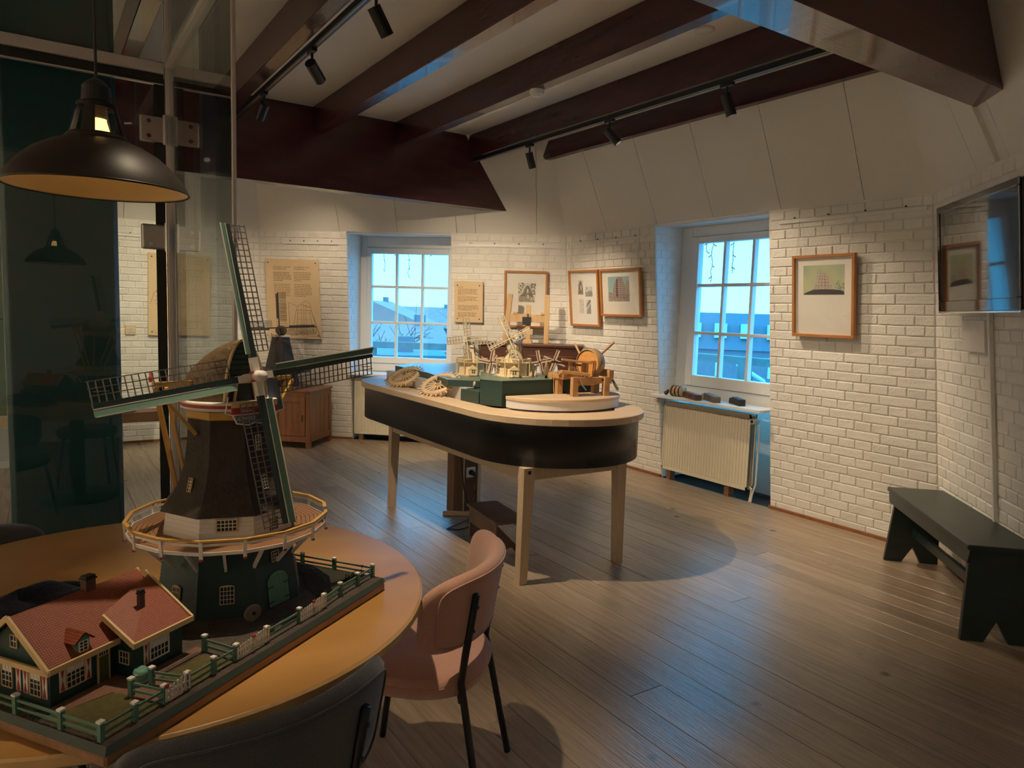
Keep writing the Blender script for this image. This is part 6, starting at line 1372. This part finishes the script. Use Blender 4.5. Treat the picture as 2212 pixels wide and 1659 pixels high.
# sails
hubw = Vector((.413+.127*math.cos(math.radians(286.9)), 1.955+.127*math.sin(math.radians(286.9)), 1.3723))
th0, ti0 = math.radians(286.9), math.radians(8.94)
nv_ = Vector((math.cos(th0)*math.cos(ti0), math.sin(th0)*math.cos(ti0), math.sin(ti0))); hxv = Vector((-math.sin(th0), math.cos(th0), 0)); vyv = nv_.cross(hxv)
HM = (Matrix.Translation((.078, 1.37, .75)) @ RZ(DA)).inverted() @ frame(hubw, hxv, vyv, nv_)
m = MB(HM); m.smooth = True; m.cyl((0, 0, -.09), (0, 0, .012), .010, n=14); m.build('windshaft', MT['d_cream'], di)
m = MB(HM); m.smooth = True; m.cyl((0, 0, .008), (0, 0, .034), .015, .013, n=18); m.build('hub_cap', MT['d_white'], di)
m = MB(HM); m.box((0, 0, .003), (.026, .026, .022)); m.build('hub_block', MT['d_red'], di, bevel=.002)
for k in range(4):
    an_ = math.radians(96.6)+k*PI/2; zo = .005 if k % 2 == 0 else -.005
    SM = HM @ RZ(an_-PI/2) @ T(0, 0, zo)      # local y = along the arm, +x = lattice side
    L = .377
    m = MB(SM); m.taper((0, 0, 0), (.016, .014), (0, 0, L), (.010, .009), RX(-PI/2)); sa = m.build('sail', MT['d_sail'], di)
    m = MB(SM); m.bb(-.0086, .0086, .012, .048, -.0078, .0078); m.build('white_sleeve', MT['d_white'], sa)
    m = MB(SM)
    for j in range(22):
        y = .062+(L-.064)*j/21; m.bar((.004, y, -.003), (.052, y-.002, -.010), .0022)
    for xx_, z_ in ((.021, -.0052), (.037, -.0075), (.0525, -.010)): m.bar((xx_, .060, z_), (xx_, L, z_), .0022)
    m.bar((.026, L-.04, -.004), (.030, L-.008, -.005), .002); m.build('lattice', MT['d_lattice'], sa)
    m = MB(SM); m.add([(-.006, .058, .004), (-.006, L, .004), (-.024, L+.004, .012), (-.022, .058, .012), (-.006, .058, .001), (-.006, L, .001), (-.024, L+.004, .009), (-.022, .058, .009)], [(0, 1, 2, 3), (7, 6, 5, 4), (0, 4, 5, 1), (1, 5, 6, 2), (2, 6, 7, 3), (3, 7, 4, 0)]); m.build('storm_board', MT['d_fence'] if k != 9 else MT['d_sail'], sa)
    for xx_, zz in ((-.0075, .0052), (-.0235, .0125)): m = MB(SM); m.bar((xx_, .058, zz), (xx_, L+.002, zz), .0025, .002); m.build('white_line', MT['d_white'], sa)
# millstone leaning on the tower
m = MB(T(.488, .108, ZD) @ RZ(math.radians(-20)) @ RX(math.radians(-78)) @ T(0, .0, 0)); m.lathe([(.0045, .0045), (.021, .0045), (.022, 0), (.021, -.0045), (.0045, -.0045)], 28, M=T(0, .022, 0) if False else T(0, 0, 0)); ms = m.build('millstone', MT['d_stone'], di); ms.location = (0, 0, .022)
m = MB(T(.488, .105, ZD+.022) @ RZ(math.radians(-20)) @ RX(math.radians(-78))); m.bb(-.0035, .0035, -.0035, .0035, -.004, .0048, RZ(PI/4)); m.build('millstone_eye', MT['d_dark'], ms); ms.children[0].location = (0, 0, -.022)

# ================================================================== NAVY KNITTED HAT ON THE TABLE
kh = empty('knitted_hat', (-.06, 2.11, .75), math.radians(20), 'crumpled navy blue knitted hat lying behind the model house', 'hat')
m = MB(); m.smooth = True; n, q = 40, 14; rr = random.Random(4); vs = []
for j in range(q+1):
    t = j/q; 
    for i in range(n):
        a = 2*PI*i/n; fold = 1+.10*math.sin(3*a+1)+.05*math.sin(7*a+2*t)
        r = (1-t**2.6)**.5*fold if t < 1 else 0; zz = .062*t*(1+.25*math.sin(2*a+.5)) + .012*math.sin(5*a+6*t)*t*(1-t)*3
        vs.append((.155*r*math.cos(a), .095*r*math.sin(a), max(.001, zz)))
m.add(vs, [(j*n+i, j*n+(i+1) % n, (j+1)*n+(i+1) % n, (j+1)*n+i) for j in range(q) for i in range(n)]); m.build('crown', MT['navy'], kh)
m = MB(); m.smooth = True; m.tube([(.165*math.cos(a)*(1+.06*math.sin(3*a)), .10*math.sin(a)*(1+.06*math.sin(3*a)), .018+.008*math.sin(2*a)) for a in [2*PI*k/48 for k in range(48)]], .017, 8, closed=True); m.build('ribbed_cuff', MT['navy'], kh)
m = MB(); m.bb(-.05, .05, -.035, .035, 0, .012); o = m.build('wooden_block', MT['birch'], bevel=.003); o.location = (-.13, 1.935, .75); o.rotation_euler = (0, 0, .5); tag(o, 'small pale wooden block at the left edge behind the model house', 'block')

# ================================================================== OUTDOORS
GZ = -8.0
m = MB(); m.poly([(-900, -900, GZ), (900, -900, GZ), (900, 900, GZ), (-900, 900, GZ)]); o = m.build('ground_outside', MT['o_ground']); tag(o, 'flat land around the mill', kind='structure')
def pol(az, d): return Vector((math.cos(math.radians(az))*d, math.sin(math.radians(az))*d))
m = MB(); pts = []
for k in range(61):
    az = 20+k; pts.append((az, 9+4*math.sin(k*.35)+3*math.sin(k*.13+1)))
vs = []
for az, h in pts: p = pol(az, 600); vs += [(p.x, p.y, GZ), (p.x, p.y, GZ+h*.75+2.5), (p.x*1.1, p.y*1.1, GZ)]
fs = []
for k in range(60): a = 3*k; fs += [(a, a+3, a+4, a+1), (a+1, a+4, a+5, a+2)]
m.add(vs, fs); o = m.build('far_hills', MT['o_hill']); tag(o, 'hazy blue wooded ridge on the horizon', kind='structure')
def house(name, az, d, w, dp, hw_, hr, rz, wallm, roofm, label, group=None, wins=True, flat_roof=False):
    p = pol(az, d); e = empty(name, (p.x, p.y, GZ), math.radians(rz), label, 'house', group)
    m = MB(); m.bb(-w/2, w/2, -dp/2, dp/2, 0, hw_); wo_ = m.build('wall', MT[wallm], e)
    if not flat_roof:
        m = MB(); m.add([(-w/2-.3, -dp/2-.4, hw_), (w/2+.3, -dp/2-.4, hw_), (w/2+.3, 0, hr), (-w/2-.3, 0, hr), (-w/2-.3, dp/2+.4, hw_), (w/2+.3, dp/2+.4, hw_)], [(0, 1, 2, 3), (3, 2, 5, 4), (0, 3, 4), (1, 5, 2)]); ro = m.build('roof', MT[roofm], e)
    else:
        m = MB(); m.bb(-w/2-.3, w/2+.3, -dp/2-.3, dp/2+.3, hw_, hw_+.4); ro = m.build('roof', MT[roofm], e)
    if wins:
        nx = max(2, int(w/2.6)); nz = max(1, int(hw_/3))
        for i in range(nx):
            for j in range(nz):
                x = -w/2+w*(i+.5)/nx; z = 1+3*j; m = MB(); m.bb(x-.55, x+.55, -dp/2-.06, -dp/2, z, z+1.5); m.build('window', MT['o_window'], e)
    m = MB(); m.bb(w*.2, w*.2+.4, -.2, .2, hr-.8 if not flat_roof else hw_, (hr if not flat_roof else hw_+.4)+.35); m.build('chimney', MT['o_brickdark'], ro)
    return e
# long terrace seen through the right-hand window
tr = pol(39.5, 78); te = empty('terraced_row', (tr.x, tr.y, GZ), math.radians(39.5-90), 'long dark brick terrace with pale dormers seen through the right-hand window', 'building')
m = MB(); m.bb(-18.5, 18.5, 0, 9, 0, 6.4); m.build('wall', MT['o_brickdark'], te)
m = MB(); m.add([(-18.5, -.3, 6.4), (18.5, -.3, 6.4), (18.5, 1.6, 10.2), (-18.5, 1.6, 10.2), (-18.5, 9, 10.2), (18.5, 9, 10.2)], [(0, 1, 2, 3), (3, 2, 5, 4), (0, 3, 4), (1, 5, 2)]); m.build('roof', MT['o_roofdark'], te)
for i in range(14):
    x = -16.9+2.6*i; m = MB(); m.bb(x-.62, x+.62, -.2, 1.4, 7.6, 9.1); do = m.build('dormer', MT['o_wallwhite'], te); m = MB(); m.bb(x-.48, x+.48, -.26, -.2, 7.75, 8.95); m.build('window', MT['o_window'], do)
    for zz in (.8, 3.6):
        m = MB(); m.bb(x-.35, x+.35, -.07, 0, zz, zz+2.1); m.build('window', MT['o_wallwhite'], te)
for i in range(4): m = MB(); m.bb(-16+10*i, -15.4+10*i, 3, 4, 10, 11.2); m.build('chimney', MT['o_brickdark'], te)
# houses seen through the far window
house('house', 66.9, 62, 6, 8, 8.4, 10.2, 66.5-90+75, 'o_brickdark', 'o_roofred', 'red-roofed gabled house at the left of the far window view')
house('house', 64.2, 84, 16, 8, 7.6, 9.9, 63.5-90-5, 'o_brickdark', 'o_roofred', 'long brick house with red roof behind the bare tree')
house('house', 65.3, 29, 2.6, 4, 8.0, 9.0, 64.2-90+12, 'o_wallwhite', 'o_roofred', 'pale house with low red roof close below the far window')
house('house', 67.6, 16.5, 2.6, 2.2, 8.2, 8.6, 63.2-90+4, 'o_wallwhite', 'o_roofdark', 'low white shed just below the far window', flat_roof=True)
house('house', 68.0, 125, 18, 9, 7, 9.6, 68-90, 'o_brickdark', 'o_roofdark', 'dark roofed row on the skyline of the far window')
house('house', 40.5, 36, 9, 5, 6.0, 6.8, 40-90, 'o_wallwhite', 'o_roofdark', 'low pale building below the right-hand window', flat_roof=True)
# bare trees
def tree(az, d, h, label, seed, spread=.55, mt='o_tree'):
    p = pol(az, d); e = empty('bare_tree', (p.x, p.y, GZ), 0, label, 'tree', 'bare trees outside'); r = random.Random(seed); m = MB(); tw = MB()
    def br(a, dr_, L, rad, lev):
        b = a + dr_*L; (m if lev < 2 else tw).cyl(a, b, rad, rad*.6, n=5 if lev < 2 else 3, caps=False)
        if lev >= 5: return
        for k in range(4):
            ax_ = Vector((r.gauss(0, 1), r.gauss(0, 1), r.gauss(.25, .6))).normalized(); nd = (dr_*(.75) + ax_*spread*1.25).normalized(); t = r.uniform(.45, 1)
            br(a+dr_*L*t, nd, L*r.uniform(.55, .78), rad*.55, lev+1)
    br(Vector((0, 0, 0)), Vector((0, 0, 1)), h*.36, h*.016, 0)
    m.build('trunk', MT[mt], e); q = tw.build('twigs', MT[mt], e); q['kind'] = 'stuff'
tree(62.7, 22, 13.0, 'large bare tree filling the right side of the far window', 3)
tree(63.3, 41, 11.0, 'smaller bare tree in the middle of the far window', 8)
tree(42.2, 45, 6.6, 'dark bushy tree low in the right-hand window', 5, .7, 'o_evergreen')
tree(61.2, 14.8, 9.2, 'dark shrub behind the railing of the far window', 12, .8, 'o_evergreen')
# stage railing of the mill outside the windows
def orail(fr, s0, s1, dist, z, label):
    e = empty('stage_railing', (0, 0, 0), 0, label, 'railing'); P = lambda s, zz: Vector((*(fr.o+fr.t*s-fr.n*dist), zz))
    m = MB(); m.bar(P(s0, z), P(s1, z), .12, .10); m.build('top_rail', MT['o_rail'], e)
    m = MB(); m.bar(P(s0, z-.5), P(s1, z-.5), .05, .12); m.build('lower_rail', MT['o_rail'], e)
    k = s0+.7
    while k < s1: m = MB(); m.bar(P(k, -.6), P(k, z), .13, .13); m.build('post', MT['o_rail'], e); k += 2.0
    m = MB(); m.bar(P(s0, -.65)+Vector((fr.n.x, fr.n.y, 0))*dist*.45, P(s1, -.65)+Vector((fr.n.x, fr.n.y, 0))*dist*.45, dist*.9, .06, upv=(0, 0, 1)); m.build('stage_deck', MT['o_rail'], e)
orail(fNE, min(sNE(.5), sNE(3.9)), max(sNE(.5), sNE(3.9)), 2.6, 1.0, 'weathered wooden stage railing outside the far window')
orail(fR, min(sR(3.4), sR(6.9)), max(sR(3.4), sR(6.9)), 2.6, 1.02, 'weathered wooden stage railing outside the right-hand window')
e = empty('info_stand', (8.35, 6.55, -.6), math.radians(40), 'slanted grey information board on the stage outside the right-hand window', 'sign'); m = MB(); m.bar((0, 0, 0), (0, 0, 1.35), .06); m.build('post', MT['o_rail'], e); m = MB(); m.add([(-.3, -.2, 1.28), (.3, -.2, 1.28), (.3, .2, 1.52), (-.3, .2, 1.52), (-.3, -.2, 1.31), (.3, -.2, 1.31), (.3, .2, 1.55), (-.3, .2, 1.55)], [(0, 3, 2, 1), (4, 5, 6, 7), (0, 1, 5, 4), (1, 2, 6, 5), (2, 3, 7, 6), (3, 0, 4, 7)]); m.build('board', MT['o_wallwhite'], e)
# icicle string lights hanging outside the panes
def strings(fr, dist, spec, label):
    e = empty('string_lights', (0, 0, 0), 0, label, 'string lights'); r = random.Random(int(dist*100)+fr.i)
    P = lambda s, z: Vector((*(fr.o+fr.t*s-fr.n*dist), z))
    ss = [q[0] for q in spec]; m = MB(); m.bar(P(min(ss)-.4, 2.385)+Vector((fr.n.x, fr.n.y, 0))*(dist-.36)/2, P(max(ss)+.3, 2.385)+Vector((fr.n.x, fr.n.y, 0))*(dist-.36)/2, dist-.35, .03); m.build('batten', MT['white_paint'], e); m = MB(); m.tube([P(min(ss)-.4, 2.36)] + [P(s, 2.33) for s in sorted(ss)] + [P(max(ss)+.3, 2.36)], .004, 5); m.build('main_wire', MT['o_wire'], e)
    for s, L in spec:
        pts = []; n = max(3, int(L/.05)); twg = []
        for k in range(n+1): pts.append(P(s+r.uniform(-.012, .012), 2.33-L*k/n))
        m = MB(); m.tube(pts, .0035, 5); w = m.build('drop_wire', MT['o_wire'], e)
        for k in range(1, n+1, 2):
            b = pts[k] + Vector((fr.t.x*r.choice((-1, 1))*.035, fr.t.y*r.choice((-1, 1))*.035, -.02)); m = MB(); m.cyl(pts[k], b, .004, .005, n=5); m.build('bulb_stem', MT['o_wire'], w)
            if r.random() < .3: m = MB(); m.sphere(b, .006, 6, 4); m.build('bulb', MT['bulb_on'], w)
strings(fNE, .62, [(sNE(2.39), .30), (sNE(2.22), .10), (sNE(2.08), .38), (sNE(1.9), .12), (sNE(1.92), .06), (sNE(1.79), .10), (sNE(1.55), .12)], 'icicle string lights hanging outside the far window')
strings(fR, .50, [(sR(4.98), .12), (sR(4.90), .42), (sR(4.72), .10), (sR(4.64), .34), (sR(4.10), .24), (sR(4.03), .36)], 'icicle string lights hanging outside the right-hand window')

# ---- pieces too small to pick apart stay joined as stuff
for o in bpy.data.objects:
    if o.type == 'MESH' and o.parent and o.name.split('.')[0] in ('body_text', 'screw', 'mill_drawing', 'timber_print', 'tree_print', 'foliage_print', 'opening_print', 'detail_print', 'scaffold_print', 'hole', 'railing', 'lattice', 'sail_grid', 'hanging_wire', 'pipe', 'symbol', 'bulb_socket', 'lettering'):
        o['kind'] = 'stuff'
